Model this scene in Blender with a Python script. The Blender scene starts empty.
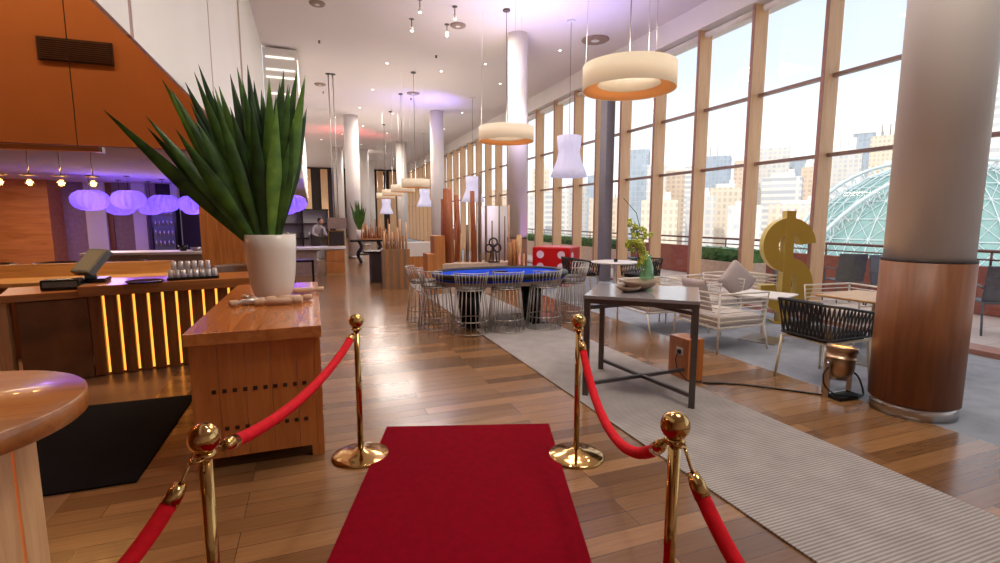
import bpy, bmesh, math, random
from mathutils import Vector, Matrix, Quaternion
random.seed(7)
PI = math.pi
scn = bpy.context.scene
col = scn.collection
V = Vector
# ------------------------------------------------------------------ colour / materials
def lin(c):
    return tuple((x/12.92 if x <= .04045 else ((x+.055)/1.055)**2.4) for x in c)
def rgb(r, g, b): return lin((r/255, g/255, b/255))
def newmat(n):
    m = bpy.data.materials.new(n); m.use_nodes = True
    nt = m.node_tree; nt.nodes.clear()
    out = nt.nodes.new('ShaderNodeOutputMaterial'); p = nt.nodes.new('ShaderNodeBsdfPrincipled')
    nt.links.new(p.outputs[0], out.inputs[0]); return m, nt, p, out
def coords(nt, kind='Object', scale=(1, 1, 1), rot=(0, 0, 0)):
    t = nt.nodes.new('ShaderNodeTexCoord'); mp = nt.nodes.new('ShaderNodeMapping')
    mp.inputs['Scale'].default_value = scale; mp.inputs['Rotation'].default_value = rot
    nt.links.new(t.outputs[kind], mp.inputs[0]); return mp.outputs[0]
def ramp(nt, src, stops):
    r = nt.nodes.new('ShaderNodeValToRGB'); e = r.color_ramp.elements
    while len(e) < len(stops): e.new(.5)
    for k, (p, c) in enumerate(stops): e[k].position = p; e[k].color = (*c, 1)
    nt.links.new(src, r.inputs[0]); return r.outputs[0]
def noise(nt, vec, scale, detail=3, rough=.5, dist=0):
    n = nt.nodes.new('ShaderNodeTexNoise'); n.inputs['Scale'].default_value = scale
    n.inputs['Detail'].default_value = detail; n.inputs['Roughness'].default_value = rough
    n.inputs['Distortion'].default_value = dist
    nt.links.new(vec, n.inputs['Vector']); return n.outputs['Fac']
def bump(nt, p, h, strength=.2, dist=.01):
    b = nt.nodes.new('ShaderNodeBump'); b.inputs['Strength'].default_value = strength
    b.inputs['Distance'].default_value = dist
    nt.links.new(h, b.inputs['Height']); nt.links.new(b.outputs[0], p.inputs['Normal'])
def plain(n, c, rough=.5, metal=0, var=.12, scale=12, bmp=0, coat=0, spec=.5):
    m, nt, p, o = newmat(n)
    v = coords(nt); f = noise(nt, v, scale)
    a = tuple(x*(1-var) for x in c); b = tuple(min(1, x*(1+var)) for x in c)
    nt.links.new(ramp(nt, f, [(.3, a), (.7, b)]), p.inputs['Base Color'])
    p.inputs['Roughness'].default_value = rough; p.inputs['Metallic'].default_value = metal
    p.inputs['Coat Weight'].default_value = coat; p.inputs['Specular IOR Level'].default_value = spec
    if bmp: bump(nt, p, noise(nt, v, scale*12), bmp, .003)
    return m
def woodmat(n, c1, c2, axis='Z', rough=.4, stretch=14, scale=1.6, coat=0):
    """grain along axis"""
    m, nt, p, o = newmat(n)
    s = {'X': (1, stretch, stretch), 'Y': (stretch, 1, stretch), 'Z': (stretch, stretch, 1)}[axis]
    v = coords(nt, scale=s)
    f = noise(nt, v, scale, 6, .6, .8)
    nt.links.new(ramp(nt, f, [(.3, c1), (.7, c2)]), p.inputs['Base Color'])
    p.inputs['Roughness'].default_value = rough; p.inputs['Coat Weight'].default_value = coat
    return m
def emis(n, c, s, base=None):
    m, nt, p, o = newmat(n)
    p.inputs['Base Color'].default_value = (*(base or c), 1)
    p.inputs['Emission Color'].default_value = (*c, 1); p.inputs['Emission Strength'].default_value = s
    return m
def glassmat(n, tint=(1, 1, 1), refl=.08, rough=.02, body=None, bodyfac=0):
    m, nt, p, o = newmat(n); nt.nodes.remove(p)
    t = nt.nodes.new('ShaderNodeBsdfTransparent'); t.inputs[0].default_value = (*tint, 1)
    g = nt.nodes.new('ShaderNodeBsdfGlossy'); g.inputs['Roughness'].default_value = rough
    mx = nt.nodes.new('ShaderNodeMixShader'); mx.inputs[0].default_value = refl
    nt.links.new(t.outputs[0], mx.inputs[1]); nt.links.new(g.outputs[0], mx.inputs[2])
    last = mx
    if body:
        d = nt.nodes.new('ShaderNodeBsdfDiffuse'); d.inputs[0].default_value = (*body, 1)
        m2 = nt.nodes.new('ShaderNodeMixShader'); m2.inputs[0].default_value = bodyfac
        nt.links.new(mx.outputs[0], m2.inputs[1]); nt.links.new(d.outputs[0], m2.inputs[2]); last = m2
    nt.links.new(last.outputs[0], o.inputs[0]); return m

def floor_planks():
    m, nt, p, o = newmat('wood_planks')
    v = coords(nt)
    b = nt.nodes.new('ShaderNodeTexBrick')
    b.inputs['Color1'].default_value = (*rgb(156, 114, 74), 1); b.inputs['Color2'].default_value = (*rgb(108, 74, 44), 1)
    b.inputs['Mortar'].default_value = (*rgb(66, 42, 28), 1)
    b.inputs['Scale'].default_value = 1; b.inputs['Mortar Size'].default_value = .0016
    b.inputs['Brick Width'].default_value = 1.9; b.inputs['Row Height'].default_value = .13
    b.offset = .37; b.offset_frequency = 3
    nt.links.new(v, b.inputs['Vector'])
    g = noise(nt, coords(nt, scale=(1, 22, 1)), 3, 6, .65, .6)
    r = ramp(nt, g, [(.25, (.72, .70, .68)), (.75, (1.12, 1.12, 1.12))])
    mx = nt.nodes.new('ShaderNodeMix'); mx.data_type = 'RGBA'; mx.blend_type = 'MULTIPLY'; mx.inputs[0].default_value = 1
    nt.links.new(b.outputs['Color'], mx.inputs[6]); nt.links.new(r, mx.inputs[7])
    nt.links.new(mx.outputs[2], p.inputs['Base Color'])
    rr = nt.nodes.new('ShaderNodeMapRange'); rr.inputs[3].default_value = .16; rr.inputs[4].default_value = .32
    nt.links.new(g, rr.inputs[0]); nt.links.new(rr.outputs[0], p.inputs['Roughness'])
    bump(nt, p, b.outputs['Fac'], -.3, .002)
    p.inputs['Coat Weight'].default_value = .25; p.inputs['Coat Roughness'].default_value = .12
    return m
def ribbed_rug():
    m, nt, p, o = newmat('ribbed_rug')
    v = coords(nt)
    w = nt.nodes.new('ShaderNodeTexWave'); w.wave_type = 'BANDS'; w.bands_direction = 'Y'; w.wave_profile = 'SIN'
    w.inputs['Scale'].default_value = 15; w.inputs['Distortion'].default_value = .6; w.inputs['Detail'].default_value = 2
    w.inputs['Detail Scale'].default_value = 2
    nt.links.new(v, w.inputs['Vector'])
    n = noise(nt, v, 5, 4)
    c = ramp(nt, w.outputs['Fac'], [(.1, rgb(138, 130, 126)), (.8, rgb(172, 165, 160))])
    c2 = ramp(nt, n, [(.3, (.86, .86, .86)), (.7, (1.06, 1.06, 1.06))])
    mx = nt.nodes.new('ShaderNodeMix'); mx.data_type = 'RGBA'; mx.blend_type = 'MULTIPLY'; mx.inputs[0].default_value = 1
    nt.links.new(c, mx.inputs[6]); nt.links.new(c2, mx.inputs[7]); nt.links.new(mx.outputs[2], p.inputs['Base Color'])
    p.inputs['Roughness'].default_value = .95; p.inputs['Specular IOR Level'].default_value = .1
    bump(nt, p, w.outputs['Fac'], .5, .004)
    return m
def facade(n, wall, win, fx=3.2, fz=3.3, frac=.35):
    m, nt, p, o = newmat(n)
    v = coords(nt)
    # use x+y for the horizontal run so both faces get a grid
    sep = nt.nodes.new('ShaderNodeSeparateXYZ'); nt.links.new(v, sep.inputs[0])
    add = nt.nodes.new('ShaderNodeMath'); add.operation = 'ADD'; nt.links.new(sep.outputs[0], add.inputs[0]); nt.links.new(sep.outputs[1], add.inputs[1])
    cmb = nt.nodes.new('ShaderNodeCombineXYZ'); nt.links.new(add.outputs[0], cmb.inputs[0]); nt.links.new(sep.outputs[2], cmb.inputs[1])
    b = nt.nodes.new('ShaderNodeTexBrick'); b.offset = 0
    b.inputs['Color1'].default_value = (*win, 1); b.inputs['Color2'].default_value = (*tuple(min(1, x*1.25) for x in win), 1)
    b.inputs['Mortar'].default_value = (*wall, 1); b.inputs['Scale'].default_value = 1
    b.inputs['Mortar Size'].default_value = frac*fz*.5; b.inputs['Brick Width'].default_value = fx; b.inputs['Row Height'].default_value = fz
    nt.links.new(cmb.outputs[0], b.inputs['Vector'])
    nt.links.new(b.outputs['Color'], p.inputs['Base Color']); p.inputs['Roughness'].default_value = .6
    return m
def brickmat(n, a, b_, mort, w=.22, h=.07):
    m, nt, p, o = newmat(n); v = coords(nt)
    sep = nt.nodes.new('ShaderNodeSeparateXYZ'); nt.links.new(v, sep.inputs[0])
    add = nt.nodes.new('ShaderNodeMath'); add.operation = 'ADD'; nt.links.new(sep.outputs[0], add.inputs[0]); nt.links.new(sep.outputs[1], add.inputs[1])
    cmb = nt.nodes.new('ShaderNodeCombineXYZ'); nt.links.new(add.outputs[0], cmb.inputs[0]); nt.links.new(sep.outputs[2], cmb.inputs[1])
    b = nt.nodes.new('ShaderNodeTexBrick'); b.inputs['Color1'].default_value = (*a, 1); b.inputs['Color2'].default_value = (*b_, 1)
    b.inputs['Mortar'].default_value = (*mort, 1); b.inputs['Scale'].default_value = 1; b.inputs['Mortar Size'].default_value = .006
    b.inputs['Brick Width'].default_value = w; b.inputs['Row Height'].default_value = h
    nt.links.new(cmb.outputs[0], b.inputs['Vector']); nt.links.new(b.outputs['Color'], p.inputs['Base Color'])
    p.inputs['Roughness'].default_value = .85; return m
def tilemat(n, a, b_, mort, w, h, rough=.4):
    m, nt, p, o = newmat(n); v = coords(nt)
    b = nt.nodes.new('ShaderNodeTexBrick'); b.offset = 0; b.inputs['Color1'].default_value = (*a, 1); b.inputs['Color2'].default_value = (*b_, 1)
    b.inputs['Mortar'].default_value = (*mort, 1); b.inputs['Scale'].default_value = 1; b.inputs['Mortar Size'].default_value = .004
    b.inputs['Brick Width'].default_value = w; b.inputs['Row Height'].default_value = h
    nt.links.new(v, b.inputs['Vector']); nt.links.new(b.outputs['Color'], p.inputs['Base Color'])
    p.inputs['Roughness'].default_value = rough; return m

M = {}
M['planks'] = floor_planks(); M['rug'] = ribbed_rug()
M['greycarpet'] = plain('grey_blue_carpet', rgb(150, 154, 162), .9, var=.1, scale=7, bmp=.3, spec=.2)
M['tile'] = tilemat('warm_stone_tile', rgb(128, 92, 66), rgb(118, 84, 60), rgb(90, 60, 42), .6, .6, .35)
M['ceiling'] = plain('ceiling_paint', rgb(222, 212, 208), .9, var=.02, scale=.4)
M['white'] = plain('white_paint', rgb(226, 220, 214), .6, var=.03, scale=1)
M['column'] = plain('column_paint', rgb(222, 216, 210), .45, var=.03, scale=1)
M['orange'] = plain('orange_wall_paint', rgb(176, 106, 52), .7, var=.05, scale=1.2)
M['panelwhite'] = plain('white_wall_panel', rgb(232, 228, 222), .5, var=.02, scale=1)
M['veneer'] = woodmat('column_veneer', rgb(112, 64, 32), rgb(142, 88, 48), 'Z', .5, 10, 1.3, 0)
M['veneer_h'] = woodmat('panel_veneer', rgb(176, 104, 50), rgb(212, 142, 80), 'X', .4, 8, 1.1)
M['desk'] = woodmat('desk_wood', rgb(172, 98, 42), rgb(200, 124, 62), 'Z', .32, 12, 1.4, .3)
M['desktop'] = woodmat('desk_top_wood', rgb(170, 96, 42), rgb(200, 126, 64), 'Y', .25, 12, 1.4, .4)
M['darkinlay'] = plain('dark_inlay', rgb(52, 22, 14), .5)
M['slatwood'] = woodmat('slat_wood', rgb(112, 62, 28), rgb(150, 92, 46), 'Z', .35, 16, 1.8)
M['bartop'] = woodmat('bar_top_wood', rgb(140, 84, 40), rgb(176, 112, 58), 'X', .28, 14, 1.5, .3)
M['palewood'] = woodmat('pale_wood', rgb(186, 140, 84), rgb(214, 168, 108), 'X', .4, 12, 1.6)
M['palewood_z'] = woodmat('pale_upright_wood', rgb(196, 150, 104), rgb(222, 180, 132), 'Z', .45, 12, 1.6)
M['mullion'] = woodmat('mullion_timber', rgb(206, 162, 118), rgb(226, 186, 144), 'Z', .45, 14, 1.2)
M['mull_dark'] = plain('mullion_cap', rgb(158, 112, 98), .45, var=.05)
M['transom'] = plain('transom_metal', rgb(138, 112, 104), .4, .3, var=.05)
M['greycol'] = plain('grey_steel_post', rgb(128, 124, 134), .4, .3, var=.04)
M['redwood'] = woodmat('red_brown_pole', rgb(140, 72, 38), rgb(184, 106, 62), 'Z', .5, 14, 1.7)
M['midwood'] = woodmat('tan_pole', rgb(156, 104, 62), rgb(186, 134, 86), 'Z', .5, 14, 1.7)
M['greywood'] = woodmat('grey_brown_pole', rgb(118, 96, 80), rgb(150, 126, 104), 'Z', .5, 14, 1.7)
M['orangewood'] = woodmat('orange_box_wood', rgb(170, 104, 50), rgb(200, 132, 70), 'Z', .45, 10, 1.4)
M['redcarpet'] = plain('red_carpet_pile', rgb(124, 2, 22), .97, var=.1, scale=22, bmp=.5, spec=.08)
M['redvelvet'] = plain('red_velvet', rgb(206, 20, 34), .8, var=.12, scale=30, bmp=.3, spec=.15)
M['brass'] = plain('polished_brass', rgb(196, 158, 100), .11, 1, var=.05, scale=5)
M['black'] = plain('black_mat', rgb(16, 14, 18), .92, var=.2, bmp=.4, spec=.1)
M['blackgloss'] = plain('black_gloss', rgb(16, 16, 18), .25, var=.1)
M['blackrope'] = plain('black_strap', rgb(26, 24, 26), .6, var=.2)
M['blackpad'] = plain('black_vinyl', rgb(20, 22, 30), .35, var=.1)
M['felt'] = plain('blue_felt', rgb(20, 66, 196), .95, var=.12, scale=6, spec=.1)
M['feltprint'] = plain('felt_print', rgb(110, 130, 190), .9)
M['wire'] = plain('brushed_wire', rgb(184, 176, 168), .35, .7, var=.05)
M['stoolseat'] = plain('stool_seat', rgb(84, 76, 72), .5, .2)
M['steel'] = plain('brushed_steel', rgb(190, 186, 182), .3, 1, var=.06)
M['dksteel'] = plain('dark_steel', rgb(92, 84, 82), .4, .6, var=.08)
M['tabletop'] = plain('grey_table_top', rgb(140, 134, 136), .14, .0, var=.08, scale=3, spec=.6)
M['whitemetal'] = plain('white_metal', rgb(226, 218, 206), .4, .0, var=.02)
M['cream'] = plain('cream_leg', rgb(214, 200, 172), .45, var=.03)
M['cushion'] = plain('grey_beige_cushion', rgb(196, 184, 176), .9, var=.06, scale=20, bmp=.3)
M['pillow'] = plain('mauve_pillow', rgb(182, 168, 164), .9, var=.08, scale=25, bmp=.4)
M['gold'] = plain('gold_glitter', rgb(180, 148, 58), .45, .3, var=.14, scale=120, bmp=.3)
M['goldside'] = plain('gold_side', rgb(222, 202, 118), .45, .3, var=.1, scale=80)
M['diered'] = plain('die_red', rgb(206, 14, 22), .35, var=.06)
M['diewhite'] = plain('die_pip', rgb(240, 214, 232), .4, var=.02)
M['vase'] = plain('glazed_vase', rgb(232, 224, 212), .25, var=.03, scale=4, coat=.4)
M['leaf'] = None
M['ringshade'] = None
M['bronze'] = plain('bronze_can', rgb(186, 158, 128), .3, .9, var=.08)
M['cable'] = plain('black_cable', rgb(14, 14, 16), .5)
M['pavers'] = tilemat('terrace_pavers', rgb(196, 180, 172), rgb(188, 170, 162), rgb(130, 110, 102), .6, .6, .5)
M['redbrick'] = brickmat('red_terrace_brick', rgb(164, 92, 78), rgb(148, 80, 68), rgb(140, 100, 90))
M['planter'] = plain('beige_planter_render', rgb(200, 176, 156), .8)
M['railmetal'] = plain('rail_metal', rgb(120, 88, 84), .4, .4)
M['outgrey'] = plain('outdoor_grey_sling', rgb(88, 90, 100), .7)
M['greyrim'] = plain('dark_grey_screen_shell', rgb(92, 100, 106), .35)
M['screen'] = emis('terminal_screen', rgb(150, 124, 90), .5, rgb(40, 40, 40))
M['bulb'] = emis('edison_bulb_glow', rgb(255, 186, 110), 5)
M['bulbglass'] = glassmat('bulb_glass', (1, .86, .62), .12)
M['gold_led'] = emis('gold_led_strip', rgb(255, 158, 58), 2.0)
M['led_white'] = emis('white_led_strip', rgb(255, 246, 236), 1.3)
M['spotglow'] = emis('spot_lens_glow', rgb(255, 244, 226), 12)
M['warmglow'] = emis('par_lamp_glow', rgb(255, 176, 92), 2.5)
M['glass'] = glassmat('window_glass', (.98, .99, 1), .035)
M['clearglass'] = glassmat('clear_drinking_glass', (.9, .9, .93), .25, .05, rgb(228, 226, 232), .32)
M['greenglass'] = glassmat('green_vase_glass', (.8, .98, .85), .18, .04, rgb(150, 215, 170), .2)
M['domeglass'] = glassmat('dome_glass', (.8, .92, .9), .2, .1, rgb(128, 170, 166), .5)
M['domeframe'] = plain('dome_frame_white', rgb(196, 204, 206), .5)
M['soil'] = plain('dark_panel', rgb(46, 34, 32), .6)
M['mauve'] = plain('mauve_wall', rgb(156, 128, 148), .7)
M['taupe'] = plain('taupe_wall', rgb(150, 128, 116), .7)
M['brownvinyl'] = plain('brown_vinyl', rgb(96, 66, 50), .5)
M['pierwood'] = woodmat('pier_veneer', rgb(158, 92, 42), rgb(200, 132, 70), 'Z', .4, 10, 1.5)
M['marble'] = plain('dark_veined_stone', rgb(112, 70, 40), .3, var=.45, scale=3)
M['paper'] = plain('cracker_paper', rgb(206, 168, 138), .5)
M['silver'] = plain('silver_paper', rgb(190, 180, 176), .25, .7)
M['bowl'] = plain('taupe_bowl', rgb(150, 128, 110), .45)
M['skin'] = plain('skin_tone', rgb(190, 140, 116), .55)
M['shirt'] = plain('pale_shirt', rgb(196, 190, 190), .8)
M['hair'] = plain('dark_hair', rgb(40, 28, 24), .7)

def leafmat(n, a, b_):
    m, nt, p, o = newmat(n); v = coords(nt, 'Object', (1, 1, 1)); f = noise(nt, v, 7, 4)
    nt.links.new(ramp(nt, f, [(.3, a), (.7, b_)]), p.inputs['Base Color'])
    p.inputs['Roughness'].default_value = .38; p.inputs['Specular IOR Level'].default_value = .5
    return m
M['leaf'] = leafmat('sword_leaf_green', rgb(30, 62, 18), rgb(74, 118, 36))
M['leaf2'] = leafmat('sword_leaf_deep', rgb(18, 42, 16), rgb(44, 84, 28))
M['leaf3'] = leafmat('sword_leaf_light', rgb(62, 108, 30), rgb(120, 160, 60))
M['hedge'] = leafmat('hedge_green', rgb(40, 86, 44), rgb(84, 140, 70))
M['orchid'] = leafmat('lime_orchid', rgb(150, 170, 40), rgb(212, 216, 96))
def translucent(n, c, em=0, emc=None):
    m, nt, p, o = newmat(n); nt.nodes.remove(p)
    d = nt.nodes.new('ShaderNodeBsdfDiffuse'); d.inputs[0].default_value = (*c, 1)
    t = nt.nodes.new('ShaderNodeBsdfTranslucent'); t.inputs[0].default_value = (*c, 1)
    mx = nt.nodes.new('ShaderNodeMixShader'); mx.inputs[0].default_value = .5
    nt.links.new(d.outputs[0], mx.inputs[1]); nt.links.new(t.outputs[0], mx.inputs[2]); last = mx
    if em:
        e = nt.nodes.new('ShaderNodeEmission'); e.inputs[0].default_value = (*(emc or c), 1); e.inputs[1].default_value = em
        a = nt.nodes.new('ShaderNodeAddShader'); nt.links.new(mx.outputs[0], a.inputs[0]); nt.links.new(e.outputs[0], a.inputs[1]); last = a
    nt.links.new(last.outputs[0], o.inputs[0]); return m
M['ringshade'] = translucent('cream_fabric_shade', rgb(240, 232, 216), .14, rgb(255, 238, 210))
M['ringinner'] = translucent('amber_timber_liner', rgb(226, 176, 120), .12, rgb(255, 190, 120))
M['fabric'] = translucent('lilac_white_fabric', rgb(226, 224, 234), .26, rgb(220, 214, 240))
M['lantern'] = translucent('violet_paper', rgb(160, 136, 240), .14, rgb(110, 80, 250))

# ------------------------------------------------------------------ mesh builder
class MB:
    def __init__(s): s.bm = bmesh.new()
    def box(s, c, size, rz=0, mi=0, rot=None):
        r = rot or Matrix.Rotation(rz, 4, 'Z')
        mt = Matrix.Translation(c) @ r @ Matrix.Diagonal((*size, 1))
        g = bmesh.ops.create_cube(s.bm, size=1, matrix=mt)
        for v in g['verts']:
            for f in v.link_faces: f.material_index = mi
        return s
    def tube(s, p0, p1, r0, r1=None, seg=12, mi=0, caps=True):
        p0, p1 = V(p0), V(p1); r1 = r0 if r1 is None else r1
        d = p1-p0; L = d.length
        q = d.to_track_quat('Z', 'Y').to_matrix().to_4x4()
        g = bmesh.ops.create_cone(s.bm, cap_ends=caps, segments=seg, radius1=r0, radius2=r1, depth=L, matrix=Matrix.Translation((p0+p1)/2) @ q)
        for v in g['verts']:
            for f in v.link_faces:
                f.material_index = mi; f.smooth = len(f.verts) == 4
        return s
    def bar(s, p0, p1, w, h=None, mi=0):
        p0, p1 = V(p0), V(p1); h = h or w; d = p1-p0
        q = d.to_track_quat('Z', 'Y').to_matrix().to_4x4()
        s.box((p0+p1)/2, (w, h, d.length), mi=mi, rot=q); return s
    def sphere(s, c, r, sc=(1, 1, 1), u=20, v=12, mi=0, rot=None):
        mt = Matrix.Translation(c) @ (rot or Matrix.Identity(4)) @ Matrix.Diagonal((*sc, 1))
        g = bmesh.ops.create_uvsphere(s.bm, u_segments=u, v_segments=v, radius=r, matrix=mt)
        for w in g['verts']:
            for f in w.link_faces: f.smooth = True; f.material_index = mi
        return s
    def lathe(s, prof, c=(0, 0, 0), seg=32, mi=0, smooth=True, wob=None, a0=0, a1=2*PI):
        full = abs(a1-a0-2*PI) < 1e-6; n = seg if full else seg+1
        rings = []
        for (r, z) in prof:
            ring = []
            for k in range(n):
                a = a0+(a1-a0)*k/seg; rr = r*(wob(a, z) if wob else 1)
                ring.append(s.bm.verts.new((c[0]+rr*math.cos(a), c[1]+rr*math.sin(a), c[2]+z)))
            rings.append(ring)
        for i in range(len(rings)-1):
            for k in range(seg if full else seg):
                k2 = (k+1) % n
                try:
                    f = s.bm.faces.new((rings[i][k], rings[i][k2], rings[i+1][k2], rings[i+1][k])); f.smooth = smooth; f.material_index = mi
                except ValueError: pass
        return s
    def path(s, pts, r, seg=10, mi=0, closed=False, caps=True):
        pts = [V(p) for p in pts]; n = len(pts); rad = r if isinstance(r, (list, tuple)) else [r]*n
        up = V((0, 0, 1)); rings = []; prev = None
        for i in range(n):
            if closed: t = pts[(i+1) % n]-pts[i-1]
            else: t = pts[min(i+1, n-1)]-pts[max(i-1, 0)]
            t.normalize()
            if prev is None:
                a = t.cross(up)
                if a.length < 1e-3: a = t.cross(V((1, 0, 0)))
                a.normalize()
            else:
                a = prev-t*prev.dot(t); a.normalize()
            prev = a; b = t.cross(a)
            rings.append([s.bm.verts.new(pts[i]+(a*math.cos(2*PI*k/seg)+b*math.sin(2*PI*k/seg))*rad[i]) for k in range(seg)])
        m = n if closed else n-1
        for i in range(m):
            A, B = rings[i], rings[(i+1) % n]
            for k in range(seg):
                f = s.bm.faces.new((A[k], A[(k+1) % seg], B[(k+1) % seg], B[k])); f.smooth = True; f.material_index = mi
        if caps and not closed:
            for R, fl in ((rings[0], 1), (rings[-1], 0)):
                f = s.bm.faces.new(list(reversed(R)) if fl else R); f.material_index = mi
        return s
    def prism(s, poly, z0, z1, mi=0, mside=None):
        a = [s.bm.verts.new((x, y, z0)) for x, y in poly]; b = [s.bm.verts.new((x, y, z1)) for x, y in poly]
        n = len(poly)
        f = s.bm.faces.new(list(reversed(a))); f.material_index = mi
        f = s.bm.faces.new(b); f.material_index = mi
        for k in range(n):
            f = s.bm.faces.new((a[k], a[(k+1) % n], b[(k+1) % n], b[k])); f.material_index = mi if mside is None else mside
        return s
    def quad(s, pts, mi=0, smooth=False):
        f = s.bm.faces.new([s.bm.verts.new(p) for p in pts]); f.material_index = mi; f.smooth = smooth; return s
    def build(s, name, mats, parent=None, bevel=0, loc=None, rz=0, solid=0, sub=0):
        bmesh.ops.recalc_face_normals(s.bm, faces=s.bm.faces[:])
        me = bpy.data.meshes.new(name); s.bm.to_mesh(me); s.bm.free()
        for m in (mats if isinstance(mats, list) else [mats]): me.materials.append(m)
        o = bpy.data.objects.new(name, me); col.objects.link(o)
        if parent: o.parent = parent
        if loc: o.location = loc
        if rz: o.rotation_euler = (0, 0, rz)
        if solid:
            md = o.modifiers.new('solid', 'SOLIDIFY'); md.thickness = solid; md.offset = 0
        if bevel:
            md = o.modifiers.new('bevel', 'BEVEL'); md.width = bevel; md.segments = 2; md.limit_method = 'ANGLE'; md.angle_limit = .7
        if sub:
            md = o.modifiers.new('sub', 'SUBSURF'); md.levels = sub; md.render_levels = sub
        return o
def tag(o, label, cat, group=None, kind=None):
    o['label'] = label; o['category'] = cat
    if group: o['group'] = group
    if kind: o['kind'] = kind
    return o
def struct(o): o['kind'] = 'structure'; return o
def thing(name, label, cat, loc=(0, 0, 0), rz=0, group=None):
    o = bpy.data.objects.new(name, None); col.objects.link(o); o.empty_display_size = .1
    o.location = loc; o.rotation_euler = (0, 0, rz); return tag(o, label, cat, group)
def dup(root, label, loc=None, rz=None, group=None):
    def rec(o, par):
        c = o.copy(); col.objects.link(c); c.parent = par
        for ch in o.children: rec(ch, c)
        return c
    r = rec(root, None); r['label'] = label
    if loc is not None: r.location = loc
    if rz is not None: r.rotation_euler = (0, 0, rz)
    if group: r['group'] = group
    return r
def area(name, loc, size, power, color, rot=(0, 0, 0), sy=None):
    l = bpy.data.lights.new(name, 'AREA'); l.energy = power; l.color = color; l.size = size
    if sy: l.shape = 'RECTANGLE'; l.size_y = sy
    o = bpy.data.objects.new(name, l); col.objects.link(o); o.location = loc; o.rotation_euler = rot; return o
def point(name, loc, power, color, r=.05):
    l = bpy.data.lights.new(name, 'POINT'); l.energy = power; l.color = color; l.shadow_soft_size = r
    o = bpy.data.objects.new(name, l); col.objects.link(o); o.location = loc; return o
def spot(name, loc, power, color, ang=90, blend=.6, to=None, r=.05):
    l = bpy.data.lights.new(name, 'SPOT'); l.energy = power; l.color = color; l.spot_size = math.radians(ang); l.spot_blend = blend; l.shadow_soft_size = r
    o = bpy.data.objects.new(name, l); col.objects.link(o); o.location = loc
    if to is not None: o.rotation_euler = (V(to)-V(loc)).to_track_quat('-Z', 'Y').to_euler()
    return o

# ------------------------------------------------------------------ SETTING
CZ = 5.45
def slab(name, x0, x1, y0, y1, z0, z1, m, bevel=0):
    cx, cy, cz = (x0+x1)/2, (y0+y1)/2, (z0+z1)/2
    b = MB().box((0, 0, 0), (x1-x0, y1-y0, z1-z0))
    return struct(b.build(name, m, loc=(cx, cy, cz), bevel=bevel))
slab('floor', -1.35, 4.35, -4, 42, -.1, 0, M['planks'])
slab('floor', -9, -1.35, -4, 42, -.1, 0, M['tile'])
slab('floor', 4.35, 7.2, -4, 42, -.1, 0, M['greycarpet'])
slab('ceiling', -.9, 7.6, -4.2, 42, CZ, CZ+.2, M['ceiling'])
slab('wall_bulkhead', -.925, -.9, -4, 13, CZ, 7.3, M['panelwhite'])
slab('ceiling', -9.2, -.9, -4, 8.8, 7.2, 7.4, M['ceiling'])
slab('ceiling', -9.2, -.9, 8.8, 42, 2.56, 2.7, M['ceiling'])
slab('wall_left', -9.2, -9, -4, 42, 0, 7.3, M['orange'])
slab('wall_rear', -9.2, 7.6, -4.2, -4, 0, 7.4, M['panelwhite'])
slab('wall_back', -9.2, 7.6, 41.8, 42, 0, 5.6, M['soil'])
# orange bulkhead wall above the bar
slab('wall_orange', -9.0, -.95, 8.7, 8.85, 2.56, 7.2, M['orange'])
# white hanging bulkhead in three panels with dark joints
for a, b in ((-.5, 3.46), (3.52, 6.06), (6.12, 8.68), (8.9, 13)):
    slab('wall_bulkhead', -.925, -.9, a, b, 2.56, CZ, M['panelwhite'])
for yy in (3.49, 6.09):
    slab('trim_1', -.922, -.903, yy-.03, yy+.03, 2.56, CZ, M['mull_dark'])
# back walls of the bar room, panel by panel
wb = 17.5
for x0, x1, m, dy in ((-8.9, -6.47, 'veneer_h', .9), (-6.47, -5.92, 'mauve', .1), (-5.92, -5.45, 'white', .25), (-5.45, -5.32, 'veneer', .15), (-5.32, -4.81, 'taupe', .1),
                  (-4.81, -4.49, 'white', .25), (-4.49, -4.26, 'mauve', .1), (-4.26, -3.85, 'soil', 0), (-3.85, -3.67, 'white', .25), (-3.67, -1.0, 'soil', 0)):
    slab('wall_bar', x0, x1, wb-dy, wb+.2, 0, 2.56, M[m])
# window wall
XW = 7.1
slab('baseboard_right', XW-.05, XW+.3, -4, 42, 0, .06, M['mull_dark'])
slab('trim_2', XW-.25, XW+.4, -4, 42, 5.02, CZ, M['white'])
ys = [2.95, 4.2, 5.46, 6.75, 8.0, 9.25, 10.5, 11.6, 12.75, 14.0, 15.3]
y = 16.6
while y < 41: ys.append(y); y += 1.27
ys = [v-.1 for v in [-3.35, -2.1, -.85, .4, 1.68] + ys]
for k, yy in enumerate(ys):
    b = MB(); b.box((.08, 0, 0), (.28, .05, 5.0)); b.box((-.068, 0, 0), (.014, .052, 5.0), mi=1)
    struct(b.build('window_frame', [M['mullion'], M['mull_dark']], loc=(XW-.12, yy, 2.52)))
for z in (2.47, 3.59, 5.0):
    slab('trim_3', XW-.02, XW+.06, -4, 41.8, z-.025, z+.025, M['transom'])
for k in range(len(ys)-1):
    y0, y1 = ys[k]+.035, ys[k+1]-.035
    slab('window_%d' % (k+1), XW+.1, XW+.112, y0, y1, .06, 5.02, M['glass'])
slab('column_steel_post', XW-.42, XW-.2, 10.62, 10.9, 0, 5.02, M['greycol'])
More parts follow.
